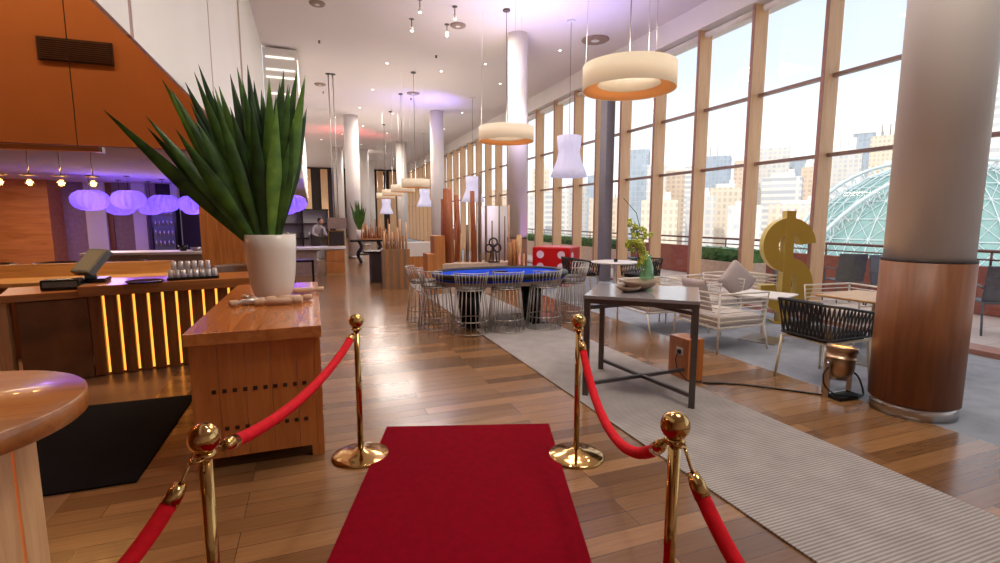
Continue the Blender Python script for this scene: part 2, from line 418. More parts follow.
for k, yy in enumerate(ys[5:16]):
    b = MB(); b.tube((0, .08, 0), (0, 1.17, 0), .055, seg=12)
    o = b.build('roller_blind', M['white'], loc=(XW-.08, yy, 4.93))
    tag(o, 'white rolled-up roller blind at the top of the tall window wall', 'blind', 'rolled blinds along the window head')
# louvred light box
b = thing('light_box', 'grey boxed bulkhead with glowing white louvre lines beside the big plant tips', 'light box', (-.53, 13, 0))
MB().box((0, 10, 3.95), (.72, 20, 2.9)).build('casing', M['panelwhite'], b)
for k, z in enumerate((5.2, 4.93, 4.76, 4.4, 4.0, 3.6, 3.2, 2.8)):
    q = MB(); q.box((-.0, -.012, z), (.6, .02, .03)); q.box((.37, 10, z), (.02, 19.8, .03)); q.build('louvre_light', M['led_white'], b)

# ------------------------------------------------------------------ COLUMNS
def column(x, y, r, clad, label, ztop=CZ):
    t = thing('round_column', label, 'column', (x, y, 0))
    if clad:
        MB().tube((0, 0, clad), (0, 0, ztop), r, seg=48).build('shaft', M['column'], t)
        MB().tube((0, 0, .11), (0, 0, clad-.02), r*1.06, seg=48).build('wood_cladding', M['veneer'], t)
        MB().tube((0, 0, clad-.02), (0, 0, clad), r*1.06, seg=48).build('shadow_gap', M['soil'], t)
        MB().tube((0, 0, 0), (0, 0, .11), r*1.0, seg=48).build('base_ring', M['steel'], t)
    else:
        MB().tube((0, 0, 0), (0, 0, ztop), r, seg=32).build('shaft', M['column'], t)
        MB().tube((0, 0, 0), (0, 0, .09), r*1.05, seg=32).build('base_ring', M['steel'], t)
    return t
column(4.5, 2.49, .28, 1.24, 'huge white column in the right foreground with wooden lower cladding')
column(4.29, 10.4, .215, 1.13, 'white column behind the poker table, lit purple low down')
column(4.45, 18.6, .25, 0, 'white column with blue glow on the ceiling around its top')
column(4.45, 26.5, .27, 0, 'slim distant white column left of the blue-lit one')
column(1.55, 20.5, .27, 0, 'white column rising behind the far console table')
column(1.5, 30, .27, 0, 'thin far white column just left of the console table column, beside black panel')
column(2.9, 30, .27, 0, 'thin far white column just right of the far sword-leaf plant')
column(3.9, 36, .27, 0, 'farthest slim white column near the room end')
for x in (-.2, 1.0, 2.2, 3.4, 5.2, 6.2):
    struct(MB().box((0, 0, 0), (.5, .3, 5.3)).build('wall_far', M['mullion'], loc=(x, 41.5, 2.65)))

# ------------------------------------------------------------------ RUGS
def flat(name, poly, z0, z1, m, label, cat, bevel=.003):
    cx = sum(p[0] for p in poly)/len(poly); cy = sum(p[1] for p in poly)/len(poly)
    o = MB().prism([(p[0]-cx, p[1]-cy) for p in poly], 0, z1-z0).build(name, m, loc=(cx, cy, z0), bevel=bevel)
    return tag(o, label, cat)
flat('grey_runner_rug', [(2.07, -1.5), (3.28, -1.5), (3.28, 12.5), (2.07, 12.5)], .001, .012, M['rug'], 'long ribbed grey runner rug crossing the wooden floor under the high table', 'rug')
flat('red_carpet', [(-.78, -.15), (.33, -.5), (1.61, 3.26), (.455, 3.63)], .001, .014, M['redcarpet'], 'deep red entrance carpet lying between the brass stanchions', 'carpet')
flat('black_floor_mat', [(-1.95, 3.36), (-1.04, 3.36), (-1.03, 4.93), (-1.95, 4.93)], .001, .012, M['black'], 'black floor mat in front of the slatted bar', 'mat')

# ------------------------------------------------------------------ STANCHIONS
HZ = .86
def stanchion(x, y, rz, label):
    t = thing('rope_stanchion', label, 'stanchion', (x, y, 0), rz, 'brass stanchions beside the red carpet')
    MB().lathe([(.0, .058), (.03, .056), (.045, .045), (.12, .03), (.172, .017), (.185, .01), (.185, 0), (0, 0)], seg=48).build('base', M['brass'], t)
    MB().tube((0, 0, .05), (0, 0, .86), .019, seg=24).build('pole', M['brass'], t)
    MB().lathe([(.0, .845), (.03, .845), (.034, .852), (.03, .86), (.022, .866), (.0, .866)], seg=24).build('collar', M['brass'], t)
    for a in (0, PI):
        r = MB()
        pts = [(math.cos(a)*.043+.016*math.cos(u), math.sin(a)*.043+.016*math.sin(u), .856+.0) for u in [2*PI*k/14 for k in range(14)]]
        r.path(pts, .0035, 6, closed=True); r.build('hook_ring', M['brass'], t)
    MB().sphere((0, 0, .903), .046, u=28, v=18).build('ball_finial', M['brass'], t)
    return t
SL, SR, NL, NR = (.235, 3.25), (1.56, 2.75), (-.33, 1.63), (1.045, 1.22)
stanchion(*SL, 1.2, 'brass rope stanchion at the far left corner of the red carpet')
stanchion(*SR, 1.2, 'brass rope stanchion at the far right corner of the red carpet')
stanchion(*NL, 1.3, 'nearest left brass rope stanchion, ball top in front of the wooden desk')
stanchion(*NR, 1.3, 'nearest right brass rope stanchion, ball top in front of the grey rug')
PL, PR = (-1.0, .78), (.98, -.1)
stanchion(*PL, 1.3, 'brass rope stanchion out of view to the left behind the photographer')
stanchion(*PR, 1.3, 'brass rope stanchion out of view to the right behind the photographer')
def rope(a, b, sag, label, off=.05):
    A = V((a[0], a[1], .85)); B = V((b[0], b[1], .85)); d = (B-A); d.z = 0; d.normalize()
    A = A+d*off; B = B-d*off
    n = 40; pts = []
    for k in range(n+1):
        u = k/n; p = A.lerp(B, u); p.z -= sag*(1-(2*u-1)**2)**.85 if 0 < u < 1 else 0; pts.append(p)
    t = thing('velvet_rope', label, 'rope', tuple((A+B)/2-V((0, 0, sag))), 0, 'red ropes between the stanchions')
    o = t.location.copy(); L = [p-o for p in pts]
    MB().path(L[2:-2], .0225, 14).build('rope', M['redvelvet'], t)
    for e in (L[:4], L[-4:][::-1]):
        MB().path([e[1]+(e[2]-e[1])*.3, e[2], e[3]], [.016, .0235, .0245], 14).build('end_ferrule', M['brass'], t)
        q = MB(); q.path([e[0], e[0].lerp(e[1], .5), e[1], e[1]+(e[2]-e[1])*.5], .005, 8); q.build('snap_hook', M['brass'], t)
rope(SL, NL, .105, 'red velvet rope swagged from the far left stanchion to the near left one')
rope(SR, NR, .31, 'red velvet rope sagging from the far right stanchion to the near right one')
rope(NL, PL, .26, 'red velvet rope dropping from the near left stanchion out of the bottom edge')
rope(NR, PR, .34, 'red velvet rope dropping from the near right stanchion out of the bottom edge')

# ------------------------------------------------------------------ WOODEN DESK
t = thing('reception_desk', 'long orange-brown wooden counter desk carrying the tall potted plant', 'desk', (-.355, 4.46, 0))
MB().box((0, 0, .845), (.76, 2.34, .075)).build('desk_top', M['desktop'], t, bevel=.004)
b = MB()
for k in range(5): b.box((-.296+k*.148, -1.08, .44), (.146, .04, .73))
for z in (.5, .26):
    for k in range(10): b.box((-.25+.057*k, -1.101, z), (.024, .006, .024), mi=1)
b.build('end_panel', [M['desk'], M['darkinlay']], t, bevel=.001)
MB().box((0, 1.08, .44), (.74, .04, .73)).build('end_panel', M['desk'], t)
b = MB()
for k in range(13): b.box((.345, -1.02+k*.17, .44), (.03, .168, .73))
b.build('side_panel', M['desk'], t, bevel=.001)
MB().box((-.345, 0, .44), (.03, 2.12, .73)).build('side_panel', M['desk'], t)
for sx, sy in ((-.33, -1.06), (.33, -1.06), (-.33, 1.06), (.33, 1.06)):
    MB().box((sx, sy, .04), (.075, .075, .08)).build('foot', M['desk'], t)
# tall vase + plant on desk
def sword_leaf(mb, base, tip, w, normal, mi, bend=.0):
    base, tip = V(base), V(tip); n = 12; d = tip-base; side = d.cross(V(normal)); side.normalize(); up = side.cross(d).normalized()
    L = []; C = []; R = []
    for k in range(n+1):
        u = k/n; c = base+d*u+up*bend*math.sin(u*PI)*-1
        ww = w*(.3+.7*min(1, u/.5))*(1 if u < .55 else max(0, (1-u)/.45)**.9)*.5+.0006
        C.append(mb.bm.verts.new(c)); L.append(mb.bm.verts.new(c-side*ww+up*ww*.35)); R.append(mb.bm.verts.new(c+side*ww+up*ww*.35))
    for k in range(n):
        for a, b_ in ((L, C), (C, R)):
            f = mb.bm.faces.new((a[k], b_[k], b_[k+1], a[k+1])); f.smooth = True; f.material_index = mi
VX, VY, VZ = -.335, 4.62, .884
t = thing('potted_plant', 'tall white tapered vase of long green sword leaves on the wooden desk', 'plant', (VX, VY, VZ))
MB().lathe([(.0, 0), (.115, 0), (.135, .01), (.158, .06), (.176, .15), (.19, .28), (.198, .42), (.2, .53), (.192, .535), (.186, .52), (.18, .4), (.0, .38)], seg=48).build('vase', M['vase'], t)
f0 = 500.; pch = math.atan(63/f0); yaw = math.atan(188*math.cos(pch)/f0)
tips = [(-1.41, 2.35, -.02), (-1.18, 2.26, .12), (-1.14, 2.32, -.05), (-1.02, 2.6, -.02), (-.9, 2.63, .15), (-.92, 2.21, -.2), (-.77, 2.73, -.02), (-.78, 2.64, -.15), (-.74, 2.58, .15), (-.57, 2.71, .1), (-.5, 2.73, -.05), (-.43, 2.77, .0),
        (-.35, 2.62, .15), (-.27, 2.66, -.1), (-.2, 2.69, .1), (-.16, 2.75, -.05), (-.14, 2.68, .15), (-.06, 2.77, .0), (.0, 2.71, -.08), (.0, 2.49, .1), (-.66, 2.5, -.2), (-.4, 2.45, -.22), (-.1, 2.35, -.2), (-.72, 2.35, .2), (-1.1, 2.2, .15), (-.3, 2.4, .0),
        (-.5, 2.5, .2), (-.95, 2.4, .15), (-.22, 2.45, -.22), (-.05, 2.5, .2), (-.6, 2.3, -.1), (-.85, 2.45, .0), (-.46, 2.62, -.12), (-.65, 2.6, .05), (-.33, 2.55, .08), (-.12, 2.6, -.15), (-.24, 2.6, .18), (-.8, 2.3, -.15), (-1.25, 2.15, .05), (-.55, 2.4, -.18), (-.03, 2.62, .12), (-.4, 2.68, .12), (-.95, 2.52, -.12), (-.7, 2.62, .18)]
for k, (x, z, dy) in enumerate(tips):
    mb = MB(); bx = (x-VX)*.1+random.uniform(-.03, .03)
    base = (max(-.13, min(.13, bx)), dy*.2+random.uniform(-.04, .04), .42)
    sword_leaf(mb, base, (x-VX, dy, z-VZ), random.uniform(.085, .125), (random.uniform(-.3, .3), -1, .25), 0, random.uniform(-.03, .05))
    mb.build('leaf', M[('leaf', 'leaf2', 'leaf', 'leaf3', 'leaf2')[k % 5]], t, solid=.002)
# christmas crackers on the desk
def cracker(x, y, rz, m, label, tilt=0):
    prof = [(0, -.15), (.016, -.15), (.019, -.14), (.019, -.1), (.009, -.085), (.02, -.07), (.021, 0), (.02, .07), (.009, .085), (.019, .1), (.019, .14), (.016, .15), (0, .15)]
    tt = thing('party_cracker', label, 'party cracker', (x, y, VZ+.027), rz); tt.scale = (1.15, 1.3, 1.3)
    o = MB().lathe(prof[3:10], seg=18).build('barrel', m, tt); o.rotation_euler = (0, PI/2, 0)
    for p in (prof[:4], prof[9:]):
        o = MB().lathe(p, seg=18).build('twist_end', M['paper'], tt); o.rotation_euler = (0, PI/2, 0)
cracker(-.46, 4.28, .45, M['silver'], 'silver party cracker lying slanted left of the vase foot')
cracker(-.27, 4.2, -.03, M['paper'], 'beige party cracker lying nearest the desk front below the vase')
cracker(-.2, 4.33, .12, M['paper'], 'pale party cracker lying just behind the front one')
cracker(-.1, 4.78, .1, M['paper'], 'cream party cracker poking out right of the vase')
cracker(-.47, 4.4, 2.1, M['silver'], 'silver party cracker tucked crosswise against the left of the vase')

# ------------------------------------------------------------------ BAR
ang = math.atan2(.15, .75)
t = thing('bar_counter', 'wooden bar counter with upright slats and glowing gold strips', 'bar', (-2.04, 5.86, 0), ang)
L = 1.75
MB().box((L/2-.03, .28, .86), (L+.1, .72, .1)).build('counter_top', M['bartop'], t, bevel=.006)
b = MB()
for k in range(15): b.box((.03+k*.121, .03, .41), (.095, .05, .8))
b.build('slat_front', M['slatwood'], t, bevel=.002)
MB().box((L/2, .09, .41), (L, .03, .82)).build('back_board', M['soil'], t)
for k in range(14): MB().box((.0905+k*.121, .062, .41), (.02, .012, .78)).build('light_strip', M['gold_led'], t)
MB().box((L/2, .55, .41), (L, .04, .82)).build('rear_panel', M['slatwood'], t)
t = thing('stone_cabinet', 'brown veined stone-fronted cabinet joining the left end of the bar', 'cabinet', (-2.42, 5.74, 0), .32)
MB().box((.12, .3, .4), (.5, .6, .78)).build('body', M['marble'], t, bevel=.004)
MB().box((.1, .3, .835), (.66, .68, .07)).build('cabinet_top', M['bartop'], t, bevel=.006)
t = thing('pale_wood_post', 'pale wooden upright post under the left end of the bar top', 'post', (-2.66, 5.72, 0))
MB().box((0, .03, .4), (.09, .09, .8)).build('upright', M['palewood_z'], t)
MB().box((0, .03, .02), (.14, .14, .04)).build('shoe', M['palewood_z'], t)
MB().box((0, .03, .81), (.13, .13, .04)).build('cap', M['palewood_z'], t)
t = thing('work_counter', 'pale lit wooden work counter behind the bar', 'counter', (-3.0, 7.2, 0), .05)
MB().box((0, 0, .83), (2.6, .7, .05)).build('counter_top', M['palewood'], t, bevel=.004)
MB().box((0, .05, .4), (2.4, .5, .8)).build('body', M['slatwood'], t)
MB().box((0, .3, .93), (2.6, .06, .16)).build('upstand', M['palewood'], t)
# POS terminal
t = thing('till_terminal', 'grey touch-screen till terminal tilted on the bar', 'till', (-2.14, 6.15, .91), .1)
rot = Matrix.Rotation(math.radians(-38), 4, 'X')
MB().box((0, .05, .02), (.3, .26, .04)).build('base', M['blackgloss'], t, bevel=.01)
MB().bar((0, .08, .03), (0, .06, .16), .1, .05).build('stand', M['greyrim'], t, bevel=.01)
rot = Matrix.Rotation(math.radians(-48), 4, 'Z') @ Matrix.Rotation(math.radians(-42), 4, 'X')
MB().box((.03, .03, .2), (.3, .07, .3), rot=rot).build('screen_shell', M['greyrim'], t, bevel=.012)
o = MB().box(V((.03, .03, .2))+(rot @ V((0, -.036, 0))), (.25, .004, .25), rot=rot).build('screen', M['screen'], t)
t = thing('card_printer', 'small black receipt printer on the left bar end', 'printer', (-2.3, 5.95, .872), .1)
MB().box((.02, 0, .05), (.3, .16, .1)).build('body', M['blackgloss'], t, bevel=.012)
MB().box((.02, -.083, .055), (.26, .006, .05)).build('front_panel', M['greyrim'], t)
MB().box((.2, .0, .02), (.08, .1, .04)).build('card_slot', M['silver'], t, bevel=.006)
# tray + glasses
t = thing('serving_tray', 'black rectangular tray holding rows of upturned tumblers on the bar', 'tray', (-1.22, 6.15, .912), ang)
MB().box((0, 0, .006), (.46, .24, .012)).build('tray_bottom', M['blackgloss'], t)
b = MB()
for s in (-1, 1): b.box((0, s*.12, .014), (.46, .008, .028)); b.box((s*.23, 0, .014), (.008, .24, .028))
b.build('tray_rim', M['blackgloss'], t)
g0 = None; n = 0
for r in range(3):
    for c in range(8):
        lx, ly = -.2+c*.057, -.075+r*.072
        p = V((-1.22, 6.15, .926))+Matrix.Rotation(ang, 3, 'Z') @ V((lx, ly, 0))
        lab = 'clear upturned glass tumbler standing in rows on the black bar tray'
        if g0 is None:
            g0 = MB().lathe([(.026, 0), (.027, 0), (.022, .085), (0, .087), (0, .083), (.02, .081), (.026, 0)], seg=14).build('tumbler', M['clearglass'], loc=p)
            tag(g0, lab, 'glass', 'tumblers on the bar tray')
        else: dup(g0, lab, p)
for r in range(2):
    for c in range(6):
        p = V((-1.22, 6.15, .926+.088))+Matrix.Rotation(ang, 3, 'Z') @ V((-.17+c*.062, -.04+r*.07, 0)); dup(g0, 'clear glass tumbler in the upper layer stacked on the black bar tray', p, group='upper tumblers on the bar tray')
o = MB().lathe([(0, 0), (.15, 0), (.165, .012), (.17, .02), (.163, .02), (.15, .008), (0, .006)], seg=36).build('round_tray', M['blackgloss'], loc=(-1.6, 5.93, .912))
tag(o, 'flat round black tray catching purple light on the bar', 'tray')
# bulb pendant bar
t = thing('bar_pendant', 'copper-wood beam with hanging filament bulbs over the bar', 'pendant light', (-2.3, 5.75, 2.18))
MB().box((-.15, 0, 0), (1.3, .07, .045)).build('beam', M['veneer_h'], t, bevel=.003)
MB().box((.5, 0, .0), (.025, .075, .05)).build('end_cap', M['steel'], t)
MB().tube((.32, 0, .02), (.32, 0, 5.0), .004, seg=6).build('suspension_rod', M['dksteel'], t)
MB().tube((-.55, 0, .02), (-.55, 0, 5.0), .004, seg=6).build('suspension_rod', M['dksteel'], t)
for x in (.41, .17, -.06, -.27, -.5):
    r_ = MB().tube((x, 0, -.02), (x, 0, -.24), .0055, seg=8).build('drop_rod', M['steel'], t)
    MB().lathe([(.0, -.238), (.05, -.24), (.065, -.246), (.05, -.25), (0, -.252)], (x, 0, 0), 24).build('disc_shade', M['dksteel'], t)
    MB().sphere((x, 0, -.31), .038, (1, 1, 1.05), 18, 12).build('bulb', M['bulbglass'], t)
    MB().path([(x-.008, 0, -.28), (x-.012, 0, -.32), (x, 0, -.335), (x+.012, 0, -.32), (x+.008, 0, -.28)], .0045, 8).build('filament', M['bulb'], t)
    point('bar_bulb_light', (-2.3+x, 5.75, 1.87), 3, (1, .6, .25), .03)
# vent on the orange wall
t = thing('wall_vent', 'dark brown rectangular air vent on the orange wall', 'vent', (-2.9, 8.68, 3.8))
MB().box((0, 0, 0), (.84, .03, .3)).build('frame', M['darkinlay'], t)
b = MB()
for k in range(10): b.box((0, -.02, -.12+k*.027), (.78, .015, .008))
b.build('grille', M['brownvinyl'], t)
# wood column at corner
o = MB().box((0, 0, 1.28), (.64, .5, 2.56)).build('veneer_pier', M['pierwood'], loc=(-1.27, 8.95, 0)); tag(o, 'square wood-clad pier behind the tall vase', 'pier')
# lanterns
def lantern(x, y, z, label, s=1):
    t = thing('pleated_lantern', label, 'pendant light', (x, y, z))
    prof = [(.06, .3), (.25, .29), (.4, .2), (.47, .06), (.465, -.08), (.38, -.22), (.2, -.31), (.05, -.32)]
    MB().lathe([(r*s, h*s) for r, h in prof], seg=72, wob=lambda a, z: 1+.09*math.cos(16*a)).build('paper_shade', M['lantern'], t)
    point('lantern_bulb', (x, y, z), 13*s, (.5, .36, 1), .06)
    MB().tube((0, 0, .2*s), (0, 0, 2.56-z), .006, seg=6).build('cord', M['cable'], t)
    MB().tube((0, 0, 2.54-z), (0, 0, 2.56-z), .06, seg=16).build('ceiling_rose', M['dksteel'], t)
for x, y, z, sc, l in ((-4.86, 14.5, 1.98, .76, 'leftmost wide violet pleated lantern'), (-4.1, 14.5, 2.0, .72, 'second violet pleated lantern from the left, with a visible cord'), (-3.6, 15.4, 1.94, .72, 'violet pleated lantern in the middle of the row'),
              (-2.95, 15.4, 1.93, .7, 'violet pleated lantern nearest the wooden pier'), (-4.75, 16.1, 1.86, .7, 'violet lantern half hidden between the two leftmost'), (-3.15, 16.4, 1.82, .5, 'violet lantern hanging behind the gap before the pier'),
              (-4.15, 16.4, 1.84, .6, 'violet lantern hidden behind the middle of the row')):
    lantern(x, y, z, l+', over the back bar', sc)
lantern(-.4, 12.6, 1.9, 'larger violet lantern just right of the vase under the louvre box', .6)
lantern(-.62, 14.3, 1.85, 'smaller violet lantern peeking out below the louvre box beside the leaves', .6)
for x, y in ((-4.5, 14.2), (-3.2, 14.6)): point('lantern_light', (x, y, 1.6), 28, (.42, .25, 1), .3)
point('lantern_light', (-.45, 16.5, 1.6), 12, (.42, .25, 1), .3)
# back counter + items
t = thing('back_counter', 'long back bar counter with purple-lit white top', 'counter', (-2.9, 12.4, 0), -.1)
MB().box((0, 0, .84), (2.8, .8, .05)).build('counter_top', M['white'], t, bevel=.004)
MB().box((0, 0, .4), (2.7, .6, .8)).build('body', M['taupe'], t)
for k, (x, r, h) in enumerate(((-2.6, .1, .12), (-2.35, .13, .07), (-2.12, .09, .16), (-2.0, .06, .2))):
    prof = [(0, 0), (r*.6, 0), (r, h), (r*.95, h), (r*.55, .01), (0, .012)]
    o = MB().lathe(prof, seg=20).build('serving_bowl', M['silver' if k % 2 else 'blackgloss'], loc=(x, 12.35, .867))
    tag(o, ['dark bowl on the back counter, leftmost of the crockery', 'wide silver bowl on the back counter', 'dark deep bowl on the back counter', 'tall silver bowl on the back counter next to the pier'][k], 'bowl')
t = thing('drinks_fridge', 'dark upright glass-front fridge against the back bar wall', 'fridge', (-3.93, 16.7, 0), 0)
MB().box((0, .2, 1.05), (.62, .5, 2.1)).build('body', M['blackgloss'], t, bevel=.01)
MB().box((0, -.06, 1.1), (.5, .02, 1.8)).build('door', M['greyrim'], t)
b = MB()
for k in range(6):
    for j in range(5): b.tube((-.2+j*.1, -.085, .5+k*.28), (-.2+j*.1, -.085, .65+k*.28), .025, seg=8)
b.build('bottle_display', M['silver'], t)
# bar tub chairs
def tub(x, y, rz, label):
    t = thing('tub_chair', label, 'chair', (x, y, 0), rz, 'brown tub chairs behind the bar')
    MB().lathe([(.27, .4), (.3, .45), (.31, .88), (.27, .9), (.25, .86), (.25, .45)], seg=28, a0=-.3, a1=PI+.3).build('backrest', M['brownvinyl'], t)
    MB().tube((0, 0, .36), (0, 0, .48), .28, seg=28).build('seat', M['brownvinyl'], t)
    for a in range(4): MB().tube((.2*math.cos(a*PI/2+.78), .2*math.sin(a*PI/2+.78), 0), (.18*math.cos(a*PI/2+.78), .18*math.sin(a*PI/2+.78), .37), .015, seg=8).build('leg', M['soil'], t)
for x, y, l in ((-4.4, 9.3, 'leftmost brown tub chair beyond the work counter'), (-3.6, 9.3, 'brown tub chair behind the till screen'), (-2.75, 9.3, 'brown tub chair in front of the back counter, left of the tumblers'), (-1.85, 8.1, 'brown tub chair right behind the tumblers'), (-1.05, 7.9, 'brown tub chair in front of the wood pier')):
    tub(x, y, .1, l)

# round foreground table
t = thing('round_bar_table', 'round wooden bar-height table cut off by the lower left corner', 'table', (-1.135, 1.86, 0))
MB().lathe([(0, 1.0), (.425, 1.0), (.43, .995), (.43, .94), (.425, .935), (0, .935)], seg=64).build('table_top', M['bartop'], t)
b = MB()
for sx in (-1, 1):
    for k in range(3):
        b.box((sx*.2, -.15+k*.15, .47), (.04, .135, .93)); b.box((-.15+k*.15, sx*.2, .47), (.135, .04, .93))
b.build('base_panels', M['palewood_z'], t, bevel=.003)
MB().box((0, 0, .46), (.37, .37, .9)).build('base_core', M['soil'], t)
for s in (-1, 1):
    for k in (-.075, .075): MB().box((s*.195, k, .46), (.008, .01, .88)).build('light_strip', M['gold_led'], t); MB().box((k, s*.195, .46), (.01, .008, .88)).build('light_strip', M['gold_led'], t)

# ------------------------------------------------------------------ HIGH TABLE
C0 = V((2.785, 3.735, 0)); hr = math.atan2(3.10-3.72, 2.84-2.13)
t = thing('high_metal_table', 'tall rectangular grey metal table standing on the grey runner', 'table', C0, hr)
LX, LY = .93, .88
MB().box((0, 0, .885), (LX, LY, .03)).build('table_top', M['tabletop'], t, bevel=.003)
for sx in (-1, 1):
    for sy in (-1, 1): MB().box((sx*(LX/2-.03), sy*(LY/2-.03), .435), (.05, .05, .87)).build('leg', M['dksteel'], t, bevel=.003)
b = MB()
for s in (-1, 1): b.box((0, s*(LY/2-.03), .85), (LX-.06, .04, .04)); b.box((s*(LX/2-.03), 0, .85), (.04, LY-.06, .04))
b.build('top_rail', M['dksteel'], t)
for z in (.11, .79):
    for s in (1, -1): MB().bar((-LX/2+.03, -s*(LY/2-.03), z), (LX/2-.03, s*(LY/2-.03), z), .03, .03).build('cross_brace', M['dksteel'], t)
# orchid vase, bowls
vx, vy = C0.x+.02, C0.y+.26
def zt(px): return px
t = thing('orchid_vase', 'green glass vase of lime orchid stems on the high grey table', 'vase', (2.93, 3.9, .902))
MB().lathe([(0, 0), (.05, 0), (.062, .02), (.068, .1), (.058, .2), (.034, .28), (.04, .31), (.036, .31), (.03, .28), (.054, .2), (.063, .1), (0, .012)], seg=28).build('glass_body', M['greenglass'], t)
stems = [((0, 0, .02), (-.05, 0, .3), (-.12, .0, .5), (-.14, .02, .62)), ((0, 0, .02), (-.03, .02, .26), (-.08, -.03, .42), (-.06, -.05, .55)), ((0, 0, .02), (.0, .03, .3), (-.13, .05, .4), (-.16, .05, .43)), ((0, 0, .02), (-.04, 0, .4), (-.14, 0, .7), (-.27, .02, .83))]
for sidx, s4 in enumerate(stems):
    st = MB().path(s4, .0035, 6).build('stem', M['leaf'], t)
    if sidx == 3: continue
    fl = MB()
    for k in range(16):
        u = .25+.75*k/15; seg = min(2, int(u*3)); p = V(s4[seg]).lerp(V(s4[seg+1]), u*3-seg)
        p += V((random.uniform(-.045, .045), random.uniform(-.04, .04), random.uniform(-.02, .02)))
        for a in range(5):
            an = a*2*PI/5+k; q = V((math.cos(an), random.uniform(-.4, .4), math.sin(an)))*.017
            fl.sphere(p+q, .014, (1, .45, 1), 6, 4, rot=Matrix.Rotation(an, 4, 'Y'))
    fl.build('blossom', M['orchid'], st)
o = MB().lathe([(0, 0), (.05, 0), (.1, .03), (.11, .05), (.1, .048), (.05, .012), (0, .01)], seg=28).build('low_bowl', M['bowl'], loc=(2.62, 3.74, .902)); tag(o, 'shallow taupe bowl on the high grey table, left of the leaf dish', 'bowl')
b = MB(); pts = []
b.lathe([(0, 0), (.04, .0), (.1, .045), (.13, .09), (.12, .088), (.09, .05), (0, .012)], seg=28, wob=lambda a, z: 1+.35*abs(math.cos(a)))
o = b.build('leaf_dish', M['bowl'], loc=(2.77, 3.78, .902), rz=.2); tag(o, 'curled brown leaf-shaped dish beside the green vase', 'dish')
# power box
t = thing('power_box', 'small wooden floor box with a black socket beneath the high table', 'power box', (3.42, 3.83, 0))
MB().box((-.05, 0, .205), (.18, .28, .41)).build('body', M['desk'], t, bevel=.004)
MB().box((-.142, -.02, .28), (.006, .09, .07)).build('socket_plate', M['white'], t)
MB().box((-.152, -.02, .275), (.022, .045, .04)).build('plug', M['cable'], t, bevel=.004)
MB().path([(-.165, -.02, .27), (-.19, -.02, .2), (-.185, -.05, .1), (-.16, -.16, .03), (-.02, -.19, .01)], .006, 8).build('lead', M['cable'], t)
pts = [(3.4, 3.62, .008), (3.7, 3.45, .008), (3.95, 3.2, .008), (4.12, 3.02, .008), (4.18, 2.93, .01)]
def smooth(pts, n=8):
    P = [V(p) for p in pts]; out = []
    for i in range(len(P)-1):
        p0, p1, p2, p3 = P[max(i-1, 0)], P[i], P[i+1], P[min(i+2, len(P)-1)]
        for k in range(n):
            u = k/n; out.append(.5*((2*p1)+(-p0+p2)*u+(2*p0-5*p1+4*p2-p3)*u*u+(-p0+3*p1-3*p2+p3)*u**3))
    return out+[P[-1]]
o = MB().path(smooth([(p[0]-3.4, p[1]-3.62, p[2]) for p in pts]), .008, 8).build('floor_cable', M['cable'], loc=(3.4, 3.62, 0)); tag(o, 'black cable running over the floor from the wooden box to the can lamp', 'cable')
# PAR can lamp
t = thing('par_can_lamp', 'bronze can uplighter glowing amber at the foot of the big column', 'lamp', (4.28, 2.95, 0)); t.scale = (1.4, 1.4, 1.4)
rt = Matrix.Translation((0, 0, .22)) @ Matrix.Rotation(.12, 4, 'Y')
b = MB().lathe([(0, -.12), (.05, -.11), (.075, -.07), (.082, -.05), (.082, .02), (.086, .02), (.086, .03), (.082, .03), (.082, .07), (.088, .07), (.088, .09), (.084, .1), (.079, .1), (.076, .02), (0, .0)], seg=36)
bmesh.ops.transform(b.bm, matrix=rt, verts=b.bm.verts[:]); can = b.build('can', M['bronze'], t)
b = MB().lathe([(0, .05), (.074, .05)], seg=30); bmesh.ops.translate(b.bm, vec=(0, 0, .04), verts=b.bm.verts[:]); bmesh.ops.transform(b.bm, matrix=rt, verts=b.bm.verts[:]); b.build('lamp_lens', M['warmglow'], can)
b = MB()
for s in (-1, 1): b.box((s*.1, 0, .12), (.008, .03, .24)); b.tube((s*.09, 0, .22), (s*.12, 0, .22), .012, seg=10)
b.box((0, 0, .008), (.2, .05, .012)); b.build('yoke', M['steel'], t)
MB().box((-.02, -.05, .014), (.16, .09, .024)).build('ballast', M['cable'], t, bevel=.004)
MB().path(smooth([(.08, .03, .16), (.14, -.02, .12), (.12, -.08, .02), (.02, -.09, .035), (-.08, -.05, .03), (0, -.1, .03), (.1, -.08, .012), (.05, -.02, .03)]), .006, 8).build('coiled_lead', M['cable'], t)
MB().path(smooth([(-.085, .0, .2), (-.15, -.01, .16), (-.14, -.02, .08), (-.06, -.04, .02)]), .005, 8).build('coiled_lead', M['cable'], t)
spot('par_can_beam', (4.29, 2.95, .45), 12, (1, .55, .22), 60, .6, (4.2, 2.95, 1.2), .06)

